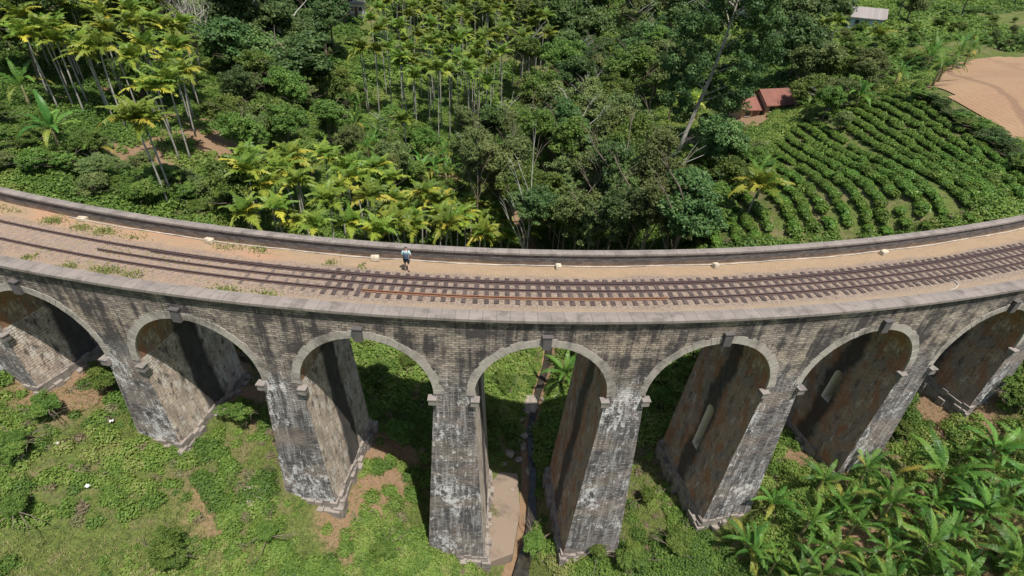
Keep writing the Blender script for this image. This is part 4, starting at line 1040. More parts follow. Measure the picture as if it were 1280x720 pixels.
for px, py, h, sc, lab in [(25, 105, 2.6, 1.25, 'big banana plant at the left edge beside the palm grove'), (64, 160, 2.4, 1.2, 'big banana plant with wide pale leaves on the left slope'), (120, 185, 1.6, .9, 'small banana plant right of the wide pale one'), (335, 100, 2, 1, 'banana plant under the broad dark tree'),
                           (705, 465, 2.2, 1.15, 'banana plant seen through the middle arch beside the stream'), (865, 285, 1.6, 1.0, 'banana plant with a folded yellow leaf just behind the parapet'), (905, 240, 1.6, 1.0, 'banana plant with drooping leaves at the left edge of the tea'), (950, 215, 2.0, 1.15, 'tall banana plant among the upper tea bushes'), (450, 130, 1.8, 1.1, 'banana plant on the centre slope left of the tall pair of palms'),
                           (1075, 120, 2, 1.1, 'banana plant at the top corner of the tea rows'), (1125, 90, 2.4, 1.2, 'banana plant left of the tall banana clump'), (1010, 135, 2.0, 1.0, 'pale banana plant right of the green bush tree')]:
    p = at(px, py, h, 36 if 400 < py < 520 else 48); banana(p.x, p.y, h, lab, None, sc)
own = []
for x, y, hh in scatter([(440, 150), (500, 185), (590, 190), (600, 220), (520, 225), (450, 180)], 16, 2.0, 2.2, 55, own=own): banana(x, y, 2.2, 'banana plant in the clump below the centre grove', 'banana plants below the centre grove', random.uniform(.9, 1.15))
for x, y, hh in scatter([(1155, 72), (1215, 50), (1225, 75), (1175, 92)], 9, 2.0, 1.6, 55, own=own): banana(x, y, 2.6, 'tall banana plant in the clump beside the ploughed field', 'banana plants beside the ploughed field', random.uniform(1.1, 1.35))
for x, y, hh in scatter([(380, 80), (440, 80), (450, 150), (400, 150)], 6, 2.0, 2.5, 55, own=own): banana(x, y, 2.0, 'banana plant scattered on the slope left of the centre grove', 'banana plants on the slope', random.uniform(.9, 1.1))

# ------------------------------------------------------------------ tea rows
def tea_mesh(nl, seed, leaf=.17):
    parts = []
    for c in range(5):
        a = rng.uniform(0, 6.28); ctr = np.array([math.cos(a) * .3, math.sin(a) * .3, rng.uniform(.25, .45)]) if c else np.array([0, 0, .4])
        q_ = sph(nl // 5); q_[:, 2] = abs(q_[:, 2]); pos = ctr + q_ * [.5, .5, .42] * rng.uniform(.75, 1.05, (len(q_), 1)); nr = q_ + sph(len(q_)) * .6 + [0, 0, .4]; nr /= np.linalg.norm(nr, axis=1)[:, None]
        v, f = leaf_quads(pos, nr, leaf * rng.uniform(.7, 1.3, len(q_)), 1.7); parts.append((v, f, np.clip(rng.random() * .4 + rng.random(len(q_)) * .6, 0, 1)))
    return merge(parts)
TEA = [tea_mesh(420, i, .14) for i in range(4)]
TEAM = [fast_mesh('tea_bush', v, f, {'rnd': a}, M['tea']) for v, f, a in TEA]
A_ = at(1040, 150, 0, 45); B_ = at(1200, 252, 0, 45); rowd = Vector((B_.x - A_.x, B_.y - A_.y)).normalized(); rown = Vector((-rowd.y, rowd.x))
tea_poly = [(1000, 150), (1090, 118), (1150, 108), (1290, 205), (1290, 258), (1150, 284), (1000, 303), (890, 308), (905, 270), (945, 215)]
cands = []
def to_px(P):
    v = Vector(P) - Vector((0, 0, H)); zc = v.dot(fw); return 640 + F * v.dot(rt) / zc, 360 - F * v.dot(up) / zc, zc
RW = 1.5
for i in range(-70, 70):
    gapn = False
    for j in range(-70, 70):
        q_ = Vector((A_.x, A_.y)) + rown * (i * RW + (i // 9) * .8 + .06 * math.sin(j * .35 + i)) + rowd * (j * .85 + (i % 2) * .4)
        cands.append((q_.x + random.uniform(-.15, .15), q_.y + random.uniform(-.15, .15)))
cands = np.array(cands); zc_ = ground_z(cands[:, 0], cands[:, 1]); bo, _ = bridge_off(cands[:, 0], cands[:, 1])
tea = []
for (x, y), z, o_ in zip(cands, zc_, bo):
    if o_ < 8.8 or o_ > 75: continue
    u, v, d = to_px((x, y, z + .3))
    if d > 0 and inside(tea_poly, u, v) and random.random() > .05: tea.append((d, x, y, z, u, v))
tea.sort(); print('tea', len(tea))
rowa = math.atan2(rowd.y, rowd.x)
M_TEA_L = 'leafy tea bush in the planted rows beyond the right end of the parapet'
for k, (d, x, y, z, u, v) in enumerate(tea[:300]):
    o = link('tea_bush', random.choice(TEAM)); o.location = (x, y, z - .05); o.rotation_euler = (0, 0, rowa + random.choice((0, math.pi)) + random.uniform(-.2, .2)); s = random.uniform(.95, 1.3); o.scale = (s * 1.1, s * .74, s * random.uniform(.7, .95))
    props(o, M_TEA_L, 'tea bush', 'tea bushes in rows')
    if k % 7 == 0: pass
TS = [tea_mesh(230, i, .19) for i in range(5)]; parts = []
for d, x, y, z, u, v in tea[300:]:
    a_, f_, r_ = random.choice(TS); th = rowa + random.uniform(-.2, .2); s = random.uniform(.95, 1.3); c, n = math.cos(th) * s, math.sin(th) * s
    parts.append((np.stack([a_[:, 0] * 1.1 * c - a_[:, 1] * .74 * n + x, a_[:, 0] * 1.1 * n + a_[:, 1] * .74 * c + y, a_[:, 2] * s * .8 + z - .05], 1), f_, r_))
if parts:
    v, f, a = merge(parts); o = link('tea_hedge_rows', fast_mesh('tea_hedge_rows', v, f, {'rnd': a}, M['tea'])); props(o, 'further rows of tea bushes running up to the ploughed field', 'tea rows', None, 'stuff')

# dark hedge along the bare field
own = []
def hedge(px0, py0, px1, py1, n, lab, grp):
    a = at(px0, py0, 0, 50); c = at(px1, py1, 0, 50)
    for k in range(n):
        t_ = k / (n - 1); x = a.x + (c.x - a.x) * t_ + random.uniform(-.4, .4); y = a.y + (c.y - a.y) * t_ + random.uniform(-.4, .4)
        tree(random.choice(('dark', 'mid')), x, y, random.uniform(1.3, 2.0), random.uniform(1.1, 1.6), lab, grp, 'shrub', 'hedge_shrub', zsc=1.2)
hedge(1152, 124, 1290, 226, 14, 'dark shrub in the hedge between tea rows and ploughed field', 'shrubs of the field hedge')

# bare ploughed field
fp = [at(*q_, 0, 60) for q_ in ((1156, 110), (1175, 84), (1235, 72), (1300, 72), (1400, 100), (1400, 230), (1283, 186), (1225, 146))]
poly2 = [(p.x, p.y) for p in fp]
xs = np.arange(min(p[0] for p in poly2), max(p[0] for p in poly2), 1.0); ys = np.arange(min(p[1] for p in poly2), max(p[1] for p in poly2), 1.0)
V = []; Fc = []; idx = {}
GX, GY = np.meshgrid(xs, ys); GZ = ground_z(GX.ravel(), GY.ravel()).reshape(GX.shape)
for a in range(len(ys) - 1):
    for c in range(len(xs) - 1):
        if inside(poly2, xs[c] + .5, ys[a] + .5):
            q_ = []
            for dy, dx in ((0, 0), (0, 1), (1, 1), (1, 0)):
                kk = (a + dy, c + dx)
                if kk not in idx: idx[kk] = len(V); V.append((GX[kk], GY[kk], GZ[kk] + .12))
                q_.append(idx[kk])
            Fc.append(q_)
m, t, b, N, L = new_mat('ploughed_soil')
tc = N('ShaderNodeTexCoord').outputs['Object']; n1 = noise(t, tc, .12, 6, .6); n2 = noise(t, tc, 1.6, 7, .7)
wv = N('ShaderNodeTexWave'); L(mapping(t, tc, (1, 1, 1)), wv.inputs[0]); wv.inputs['Scale'].default_value = .55; wv.inputs['Distortion'].default_value = 3.5; wv.inputs['Detail'].default_value = 3; wv.inputs['Detail Scale'].default_value = .6
c = mix(t, n2, (.23, .135, .075), (.345, .215, .125)); c = mix(t, math_(t, 'MULTIPLY', sstep(t, n1, .4, .65), .35), c, (.36, .25, .14)); c = mix(t, math_(t, 'MULTIPLY', wv.outputs['Fac'], .05), c, (.22, .13, .08)); c = mix(t, math_(t, 'MULTIPLY', sstep(t, noise(t, tc, 5, 5, .8), .52, .7), .45), c, (.20, .125, .08))
sepf = N('ShaderNodeSeparateXYZ'); L(tc, sepf.inputs[0]); ra, rb = at(1190, 93, 0, 60), at(1280, 148, 0, 60); rd = Vector((rb.x - ra.x, rb.y - ra.y)).normalized()
dl = math_(t, 'ADD', math_(t, 'MULTIPLY', math_(t, 'SUBTRACT', sepf.outputs[0], ra.x), -rd.y), math_(t, 'MULTIPLY', math_(t, 'SUBTRACT', sepf.outputs[1], ra.y), rd.x))
dl = math_(t, 'ABSOLUTE', math_(t, 'ADD', dl, math_(t, 'MULTIPLY', math_(t, 'SUBTRACT', n1, .5), 3.0)))
c = mix(t, math_(t, 'MULTIPLY', math_(t, 'SUBTRACT', 1.0, sstep(t, dl, .25, .7)), .6), c, (.17, .10, .065))
dl2 = math_(t, 'ABSOLUTE', math_(t, 'SUBTRACT', math_(t, 'ADD', dl, math_(t, 'MULTIPLY', n1, 6.0)), 12.0))
c = mix(t, math_(t, 'MULTIPLY', math_(t, 'SUBTRACT', 1.0, sstep(t, dl2, .3, 1.2)), .4), c, (.20, .12, .075))
L(c, b.inputs['Base Color']); b.inputs['Roughness'].default_value = 1; bump(t, math_(t, 'ADD', math_(t, 'MULTIPLY', wv.outputs['Fac'], .4), n2), b, .45, .15)
o = link('bare_soil_field', fast_mesh('bare_soil_field', np.array(V), np.array(Fc), None, m, True)); props(o, kind='structure')

# ------------------------------------------------------------------ ground cover
def clumps(name, X, Y, R_, leaf, per_m2, mat, label, cat, hsc=.8, tone=None, asp=1.5, zoff=-.08):
    Z = ground_z(X, Y); n = np.maximum(6, (R_ ** 2 * per_m2)).astype(int); tot = n.sum(); k = np.repeat(np.arange(len(X)), n)
    q_ = sph(tot); q_[:, 2] = np.abs(q_[:, 2]); r = rng.uniform(.55, 1.05, (tot, 1))
    pos = np.stack([X[k], Y[k], Z[k] + zoff], 1) + q_ * r * R_[k][:, None] * np.array([1, 1, hsc])
    nr = q_ * .7 + sph(tot) * .6 + [0, 0, .5]; nr /= np.linalg.norm(nr, axis=1)[:, None]
    v, f = leaf_quads(pos, nr, leaf * rng.uniform(.6, 1.4, tot), asp)
    tn = (rng.random(len(X)) * .6)[k] if tone is None else tone[k]
    o = link(name, fast_mesh(name, v, f, {'rnd': np.clip(tn + rng.random(tot) * .4, 0, 1)}, mat)); props(o, label, cat, None, 'stuff'); print(name, tot)
    return o
def blades(name, X, Y, L_, w_, mat, label, cat, tone=None):
    n = len(X); Z = ground_z(X, Y); a = rng.uniform(0, 6.28, n); el = rng.uniform(.5, 1.4, n); l = L_ * rng.uniform(.5, 1.3, n)
    d = np.stack([np.cos(a) * np.cos(el), np.sin(a) * np.cos(el), np.sin(el)], 1) * l[:, None]; s = np.stack([-np.sin(a), np.cos(a), 0 * a], 1) * w_
    p = np.stack([X, Y, Z - .03], 1); V = np.stack([p - s, p + s, p + d + s * .3, p + d - s * .3], 1).reshape(-1, 3)
    tn = rng.random(n) if tone is None else np.clip(tone + rng.uniform(-.3, .3, n), 0, 1)
    o = link(name, fast_mesh(name, V, np.arange(n * 4).reshape(n, 4), {'rnd': tn}, mat)); props(o, label, cat, None, 'stuff')

teahull = [(v_.x, v_.y) for v_ in [at(*q_, 0, 40) for q_ in tea_poly]]
def in_tea(x, y): return np.array([inside(teahull, a, b_) for a, b_ in zip(x, y)])
def pier_clear(x, y, m_=.35):
    o_, s = bridge_off(x, y); z = ground_z(x, y); ok = np.ones(len(x), bool)
    for ps in PIERS:
        hw = HW + BW * (ZSP - z) + m_; ok &= ~((np.abs(s - ps) < hw) & (o_ > OFN - BR * (ZSP - z) - m_) & (o_ < OFF_ + BR * (ZSP - z) + m_))
    return ok & ~((x > 15) & (o_ > 8) & in_tea(x, y))
def field(x0, x1, y0, y1, n):
    x = rng.uniform(x0, x1, n); y = rng.uniform(y0, y1, n); return x, y
def dens_keep(x, y, lo=.15, sc=4.0, off=0., bias=0.):
    d = fbm(x, y, sc, off); p_ = np.clip((d - .40 + bias) * 4.5, lo, 1) * (1 - np.clip(bare(x, y) * 1.15, 0, 1)); return rng.random(len(x)) < p_
# foreground and below the arches
x, y = field(-50, 62, 8, 50, 36000); k = dens_keep(x, y, .1, 4., 0., -.015) & pier_clear(x, y) & (stream_dist(x, y) > .9)
apx = (q[0].x + q[3].x) / 2
k &= ~((x > q[0].x - .3) & (x < q[1].x + .4) & (y > q[4].y - .3) & (y < q[0].y + .5))
x, y = x[k], y[k]; clumps('ground_cover', x, y, rng.uniform(.15, .8, len(x)) ** 1.2 * (.4 + 1.3 * fbm(x, y, 4., 6.)), .10, 820, M['cover'], 'leafy green ground cover on the slope in front of and below the arches', 'ground cover', .95, tone=np.clip((fbm(x, y, 6., 5.) - .3) * 1.1 + rng.uniform(-.25, .35, len(x)), 0, .9))
x, y = field(-50, 62, 8, 50, 420000); k = pier_clear(x, y, .1) & (stream_dist(x, y) > .7) & (rng.random(len(x)) > np.clip(bare(x, y) * 1.1, 0, .93)) & (fbm(x, y, 3., 9.) > .36)
k &= ~((x > q[0].x) & (x < q[1].x + .1) & (y > q[4].y) & (y < q[0].y))
x, y = x[k], y[k]; blades('grass', x, y, .3, .022, M['grass'], 'rough grass between the leafy clumps below the viaduct', 'grass', tone=fbm(x, y, 5., 3.))
M['weed'] = leaf_mat('dry_weed', [G(.12, .10, .07), G(.20, .16, .10), G(.15, .17, .07), G(.30, .25, .16)], .2, .7, 0)
x, y = field(-50, 62, 8, 48, 5200); k = (fbm(x, y, 4., 21.) > .54) & pier_clear(x, y) & (stream_dist(x, y) > 1.0); x, y = x[k], y[k]
clumps('dry_weeds', x, y, rng.uniform(.15, .5, len(x)), .085, 700, M['weed'], 'dry greyish weeds scattered over the slope below the viaduct', 'weeds', 1.1, asp=3.0)
# bigger bushes of the foreground, individually
own = []
BUSH = [('lite', 'leafy light green bush'), ('mid', 'leafy mid green bush')]
spots_fg = [(20, 640, 1.1, 'lite', 'large leafy bush at the bottom left corner'), (210, 695, 1.3, 'lite', 'large bright bush at the bottom left of centre'), (300, 520, 1.4, 'mid', 'dark feathery bush in the shade of the second arch'), (130, 480, 1.2, 'mid', 'leafy bush in front of the leftmost pier foot'), (60, 515, 1.2, 'mid', 'wide bush below the leftmost pier'), (670, 680, 1.5, 'lite', 'bright leafy bush beside the concrete slab'), (745, 690, 1.2, 'lite', 'bright bush at the foot of the fifth pier'),
            (790, 700, 1.3, 'mid', 'bush cut by the bottom edge right of the fifth pier'), (850, 690, 1.2, 'mid', 'bush between two white streaked piers at the bottom'), (810, 620, 1.1, 'lite', 'light bush on the sunny slope right of the fifth pier'), (775, 570, 1.0, 'lite', 'light bush at the shadow edge right of the fifth pier'), (630, 480, 1.3, 'lite', 'bright bush seen through the middle arch'), (470, 470, 1.4, 'mid', 'bush seen through the third arch at left'), (510, 455, 1.3, 'mid', 'bush seen at the top of the third arch'), (860, 465, 1.5, 'lite', 'bright bush seen through the fifth arch'), (830, 500, 1.3, 'mid', 'shaded bush in the fifth arch'),
            (725, 440, 1.6, 'mid', 'leafy bush behind the banana plant in the middle arch'), (610, 520, 1.3, 'mid', 'shaded bush right of the middle pier'), (500, 545, 1.2, 'mid', 'shaded bush left of the middle pier'), (1215, 450, 1.2, 'mid', 'bush below the last arch at right'), (1265, 500, 1.4, 'lite', 'bush right of the last pier at the edge'), (1110, 540, 1.3, 'mid', 'grey green bush right of the narrow sunlit pier'), (1090, 480, 1.0, 'mid', 'bush at the back foot of the narrow pier'), (335, 670, .9, 'lite', 'low bush near the pale rock slabs'), (480, 690, .9, 'lite', 'low bush left of the middle pier foot'), (20, 560, 1.2, 'mid', 'dull green bush at the left edge')]
for px, py, r, kd, lab in spots_fg:
    p = at(px, py, r * .5, 20)
    if p is None: continue
    tree(kd, p.x, p.y, r * 1.5, r, lab, 'bushes below the viaduct', 'bush', 'leafy_bush')
# hillside behind
x, y = field(-75, 75, 33, 135, 60000); o_, _ = bridge_off(x, y); k = (o_ > 8.6) & dens_keep(x, y, .3, 7., 2., .1)
x, y, o_ = x[k], y[k], o_[k]; d = np.hypot(x, y)
tp = np.array([(a, b_) for _, a, b_, *_r in tea])
def in_poly_xy(x, y, P): return np.array([inside(P, a, b_) for a, b_ in zip(x, y)])
teahull = [(v_.x, v_.y) for v_ in [at(*q_, 0, 48) for q_ in tea_poly]]
k = ~in_poly_xy(x, y, poly2) & ~(in_poly_xy(x, y, teahull) & (rng.random(len(x)) > .01)) & (stream_dist(x, y) > 1.4)
x, y = x[k], y[k]; clumps('undergrowth', x, y, rng.uniform(.35, 1.15, len(x)) * (.5 + 1.1 * fbm(x, y, 8., 6.)), .17, 165, M['cover'], 'undergrowth covering the hillside behind the viaduct', 'undergrowth', .8, tone=np.clip((fbm(x, y, 12., 5.) - .25) * 1.0 + rng.uniform(-.2, .25, len(x)), 0, .8))
x, y = field(-190, 330, 95, 420, 34000); k = (np.hypot(x, y) > 112) & (fbm(x, y, 22., 4.) > .33) & ~in_poly_xy(x, y, poly2) & (np.abs(x / y) < 1.25)
x, y = x[k], y[k]; clumps('far_scrub', x, y, rng.uniform(.8, 2.6, len(x)), .5, 16, M['cover'], 'scrub and small bushes on the far hillside', 'scrub', .7, tone=np.clip((fbm(x, y, 30., 5.) - .3) * .8, 0, .5))
# grass tufts on the deck
tx = []; 
for s, o_, r, n in [(-33.5, 6.2, .7, 260), (-31, 6.1, .8, 170), (-29, 6.1, .9, 240), (-26.5, 6.0, 1.0, 80), (-30.5, 2.1, .5, 110), (-27.5, 2.0, .5, 110), (-25, 2.2, 1.0, 330), (-23, 2.2, .8, 140), (-17, 2.0, 1.2, 200), (-14.5, 2.0, .9, 160), (-19.5, 6.5, 1.1, 130), (-17.5, 6.6, .8, 110), (-12, 5.9, .5, 70), (-9.8, 5.8, .3, 40), (-22, 4.2, 1.5, 60), (-26, 4.1, 1.5, 80), (-36, 2.0, 2, 120), (-38, 6.3, 1.5, 80)]:
    a = rng.normal(s, r * .55, n); c = rng.normal(o_, .26, n)
    for i_, j_ in zip(a, c): tx.append(BP(i_, min(6.9, max(1, j_)), DZ))
P = np.array([tuple(v_) for v_ in tx]); n = len(P); a = rng.uniform(0, 6.28, n); el = rng.uniform(.3, 1.3, n); l = rng.uniform(.1, .26, n)
d = np.stack([np.cos(a) * np.cos(el), np.sin(a) * np.cos(el), np.sin(el)], 1) * l[:, None]; sd_ = np.stack([-np.sin(a), np.cos(a), 0 * a], 1) * .03
V = np.stack([P - sd_, P + sd_, P + d + sd_ * .4, P + d - sd_ * .4], 1).reshape(-1, 3)
o = link('deck_grass', fast_mesh('deck_grass', V, np.arange(n * 4).reshape(n, 4), {'rnd': rng.random(n) * .9}, M['grass'])); props(o, 'short grass tufts growing beside the track at left', 'grass', None, 'stuff')

# ------------------------------------------------------------------ rocks, litter, dead wood
def rock_mesh(seed):
    bm = bmesh.new(); bmesh.ops.create_icosphere(bm, subdivisions=2, radius=1)
    for v in bm.verts:
        v.co *= 1 + .35 * mnoise.noise(v.co * 1.3 + Vector((seed * 7.1, 0, 0))) + .12 * mnoise.noise(v.co * 4 + Vector((0, seed, 0))); v.co.z *= .65
    me = bpy.data.meshes.new('rock'); bm.to_mesh(me); bm.free(); me.materials.append(M['rock']); return me
RK = [rock_mesh(i) for i in range(5)]
def rock(x, y, r, lab, grp, mat=None, flat=1):
    o = link('rock', random.choice(RK)); o.location = (x, y, gz(x, y) + r * .15); o.rotation_euler = (random.uniform(-.3, .3), random.uniform(-.3, .3), random.uniform(0, 6)); o.scale = (r * random.uniform(.9, 1.4), r * random.uniform(.8, 1.1), r * flat)
    props(o, lab, 'rock', grp)
own = []
for px, py in [(705, 430), (700, 445), (708, 455), (695, 465), (690, 478), (700, 490), (680, 500), (660, 512), (650, 525), (645, 540), (640, 552), (652, 558), (636, 566), (648, 575), (655, 545), (668, 500), (640, 530), (712, 440), (630, 580), (662, 590)]:
    p = at(px, py, 0, 30)
    if p: rock(p.x, p.y, random.uniform(.25, .6), 'brown rock in the stream bed seen through the middle arch', 'rocks in the stream bed')
p = at(660, 508, 0, 30); rock(p.x, p.y, 1.1, 'largest smooth tan boulder at the bend of the stream', None, None, .5)
for px, py in [(608, 640), (612, 655), (609, 668), (613, 680), (610, 622), (614, 610), (640, 612)]:
    v_ = floor_pt(px, py, ZA); o = link('rock', random.choice(RK)); o.location = (v_.x, v_.y, ZA + .05); o.scale = (.22, .18, .16); props(o, 'small pale stone on the edge of the concrete slab', 'stone', 'small stones on the concrete slab')
for px, py, r, lab in [(320, 622, .75, 'large pale flat rock on the foreground slope'), (262, 607, .45, 'small pale rock with a split left of the large flat rock'), (335, 655, .5, 'pale rock below the large flat one'), (458, 687, .35, 'small pinkish stone in the bottom foreground'), (310, 610, .4, 'pale rock just above the large flat one')]:
    p = at(px, py, 0, 20); rock(p.x, p.y, r, lab, None, None, .4)
for px, py, lab in [(110, 608, 'crumpled white and pink rubbish sheet in the foreground bushes'), (140, 527, 'white rubbish scrap below the second pier'), (72, 555, 'small white rubbish scrap at left'), (345, 665, 'thin white stick on the slope')]:
    p = at(px, py, .25, 20); bm = bmesh.new(); bmesh.ops.create_grid(bm, x_segments=4, y_segments=4, size=.12)
    for v in bm.verts: v.co.z += random.uniform(-.07, .09); v.co.x *= random.uniform(.7, 1.2)
    r_ = bmesh.ops.solidify(bm, geom=bm.faces[:], thickness=.02); me = bpy.data.meshes.new('rubbish'); bm.to_mesh(me); bm.free()
    o = link('rubbish', me, M['litter']); o.location = (p.x, p.y, gz(p.x, p.y) + .35); o.rotation_euler = (random.uniform(-.6, .6), random.uniform(-.6, .6), random.uniform(0, 6)); props(o, lab, 'rubbish')
p = at(690, 500, 0, 30); o = empty('dead_branch', p); props(o, 'bleached dead branch lying over the stream by the boulder', 'dead branch'); mb = MB()
for k in range(9):
    a = random.uniform(-1.2, 1.6); l = random.uniform(.8, 2.0); mb.tube([(0, 0, .2), (math.cos(a) * l * .5, math.sin(a) * l * .5, .55 + random.uniform(-.1, .2)), (math.cos(a) * l, math.sin(a) * l, .3 + random.uniform(0, .5))], [.05, .035, .015], 5)
mb.build('branches', M['dead'], o, True)

# ------------------------------------------------------------------ houses
M['tile'] = cement_mat('roof_tile_red', (.23, .095, .07), (.12, .06, .05), .6, (1, 1, 1), .35)
M['tin'] = cement_mat('roof_tin_grey', (.30, .27, .26), (.27, .21, .18), .5, (.5, .5, .5), .5)
M['wall_w'] = plain('wall_whitewash', (.68, .66, .62), .85, .1); M['wall_b'] = plain('wall_pale_blue', (.36, .48, .50), .8, .1); M['wall_t'] = plain('wall_tan', (.42, .3, .2), .9, .2)
M['rust'] = cement_mat('roof_rusty', (.16, .09, .075), (.3, .2, .17), .5, (1, 1, 1), .5); M['glass'] = plain('window_dark', (.03, .035, .04), .2, .1); M['door'] = plain('door_wood', (.18, .1, .06), .7, .2)
def house(px, py, w_, d_, h, rz, rf, roofm, wallm, label, over=.5, z_up=0.0, p=None):
    p = p or at(px, py, 0, 60); z = gz(p.x, p.y) - .1 + z_up; o = empty('house', (p.x, p.y, z), rz); props(o, label, 'house')
    mb = MB(); mb.box(0, 0, h / 2 - .5, w_, d_, h + 1)
    for sx in (-1, 1): mb.poly([(sx * w_ / 2, -d_ / 2, h), (sx * w_ / 2, d_ / 2, h), (sx * w_ / 2, 0, h + rf * .96)])
    mb.build('wall', wallm, o)
    mb = MB(); ex, ey = w_ / 2 + over, d_ / 2 + over; e0 = h - rf * over / (d_ / 2); th = .12
    for sy in (-1, 1):
        a = [(-ex, sy * ey, e0), (ex, sy * ey, e0), (ex, 0, h + rf), (-ex, 0, h + rf)]; up_ = [(x, y, z_ + th) for x, y, z_ in a]
        uvs = [(c_[0], 0) for c_ in a]; mb.poly(a, uvs); mb.poly(up_, uvs)
        mb.poly([a[0], a[1], up_[1], up_[0]]); mb.poly([a[0], a[3], up_[3], up_[0]]); mb.poly([a[1], a[2], up_[2], up_[1]])
    mb.build('roof', roofm, o)
    for fx in (-.28, .28):
        mb = MB(); mb.box(w_ * fx, -d_ / 2 - .02, h * .55, .9, .08, .9); wn = mb.build('window', M['glass'], o)
        mb = MB(); mb.box(w_ * fx, -d_ / 2 - .03, h * .55 - .5, 1.1, .14, .08); mb.box(w_ * fx, -d_ / 2 - .03, h * .55 + .5, 1.1, .12, .08); mb.build('frame', M['wall_w'], wn)
    mb = MB(); mb.box(0, -d_ / 2 - .03, h * .36, .9, .1, h * .74); mb.build('door', M['door'], o)
    placed.append((p.x, p.y, 3)); return o
house(932, 143, 4.8, 4.6, 1.9, .25, 1.6, M['tile'], M['wall_t'], 'left red tiled roof of the low house pair beyond the tallest tree')
house(960, 137, 5.2, 4.6, 1.9, .35, 1.6, M['tile'], M['wall_t'], 'right red tiled roof of the low house pair above the tea')
house(1078, 34, 7, 5.5, 2.6, -.35, 1.7, M['tin'], M['wall_b'], 'pale blue house with a grey tin roof at the top right')
house(942, 26, 8, 6, 2.6, .3, 1.2, M['rust'], M['wall_w'], 'dark rusty roofed house half hidden by trees at the top')
house(447, 18, 4.2, 3.4, 3.2, .1, .3, M['tin'], M['wall_w'], 'small white hut with a flat grey roof at the top left of the palm grove')
p = at(876, 168, 0, 60)

# ------------------------------------------------------------------ the walking person
def skin_body(name, verts, edges, radii, root, mat, parent, sub=2):
    me = bpy.data.meshes.new(name); me.from_pydata(verts, edges, []); o = link(name, me, None, parent)
    md = o.modifiers.new('s', 'SKIN'); md.use_smooth_shade = True
    for i, r in enumerate(radii):
        sv_ = me.skin_vertices[0].data[i]; sv_.radius = (r, r) if not isinstance(r, tuple) else r; sv_.use_root = (i == root)
    ms = o.modifiers.new('u', 'SUBSURF'); ms.levels = sub; ms.render_levels = sub
    dg = bpy.context.evaluated_depsgraph_get(); m2 = bpy.data.meshes.new_from_object(o.evaluated_get(dg)); o.modifiers.clear(); o.data = m2
    m2.materials.clear(); m2.materials.append(mat); m2.polygons.foreach_set('use_smooth', [True] * len(m2.polygons)); return o
skin = plain('skin', (.50, .32, .24), .6, .05); cloth_t = plain('shirt_pale_teal', (.42, .60, .60), .85, .12, 6); cloth_s = plain('shorts_black', (.035, .04, .055), .9, .3, 6); packm = plain('backpack_navy', (.06, .085, .13), .8, .3, 8); hairm = plain('hair_dark', (.03, .022, .02), .8, .3, 9); shoe = plain('shoe_dark', (.05, .04, .045), .8, .2)
pp = BP(-6.75, 5.72, DZ + .02); per = empty('person', pp, heading(-6.75) + .12)
props(per, 'person walking beside the track in a pale teal shirt, dark shorts and navy backpack', 'person')
J = {'pelvis': (0, 0, .93), 'waist': (0, .02, 1.06), 'chest': (0, .03, 1.28), 'up': (0, .03, 1.42), 'neck': (0, .04, 1.5), 'head': (0, .06, 1.6), 'crown': (0, .055, 1.69),
     'sl': (-.19, .03, 1.4), 'el': (-.27, .02, 1.12), 'wl': (-.2, .2, .98), 'hl': (-.17, .27, .96), 'sr': (.19, .03, 1.4), 'er': (.29, -.02, 1.14), 'wr': (.24, .14, .96), 'hr': (.22, .2, .92),
     'pl': (-.1, 0, .88), 'kl': (-.11, .12, .5), 'al': (-.11, .05, .09), 'tl': (-.12, .2, .04), 'pr': (.1, 0, .88), 'kr': (.11, .05, .48), 'ar': (.12, -.14, .1), 'tr': (.13, .0, .035)}
names_ = list(J); E_ = [('pelvis', 'waist'), ('waist', 'chest'), ('chest', 'up'), ('up', 'neck'), ('neck', 'head'), ('head', 'crown'), ('up', 'sl'), ('sl', 'el'), ('el', 'wl'), ('wl', 'hl'), ('up', 'sr'), ('sr', 'er'), ('er', 'wr'), ('wr', 'hr'), ('pelvis', 'pl'), ('pl', 'kl'), ('kl', 'al'), ('al', 'tl'), ('pelvis', 'pr'), ('pr', 'kr'), ('kr', 'ar'), ('ar', 'tr')]
RR = {'pelvis': (.15, .11), 'waist': (.14, .1), 'chest': (.17, .115), 'up': (.13, .09), 'neck': .055, 'head': (.085, .1), 'crown': (.07, .08), 'sl': .06, 'el': .042, 'wl': .028, 'hl': .035, 'sr': .06, 'er': .042, 'wr': .028, 'hr': .035, 'pl': .085, 'kl': .058, 'al': .038, 'tl': .03, 'pr': .085, 'kr': .058, 'ar': .038, 'tr': .03}
skin_body('body', [J[n_] for n_ in names_], [(names_.index(a), names_.index(c)) for a, c in E_], [RR[n_] for n_ in names_], 0, skin, per)
for hn, sg in (('hl', -1), ('hr', 1)):      # fingers, curled a little
    mb = MB(); c0 = Vector(J[hn])
    for f_ in range(4):
        x = (f_ - 1.5) * .02; l = (.07, .08, .075, .06)[f_]; mb.tube([c0 + Vector((x, .01, 0)), c0 + Vector((x, .035 + l * .4, -.01)), c0 + Vector((x, .03 + l * .7, -.045))], [.011, .009, .007], 6)
    mb.tube([c0 + Vector((-sg * .03, -.02, 0)), c0 + Vector((-sg * .055, .015, -.015)), c0 + Vector((-sg * .05, .04, -.03))], [.012, .01, .008], 6); mb.build('fingers', skin, per, True)
sn = ['pelvis', 'waist', 'chest', 'up', 'sl', 'el2', 'sr', 'er2', 'collar']; JS = dict(J); JS['el2'] = tuple(Vector(J['sl']).lerp(Vector(J['el']), .75)); JS['er2'] = tuple(Vector(J['sr']).lerp(Vector(J['er']), .75)); JS['collar'] = (0, .035, 1.47)
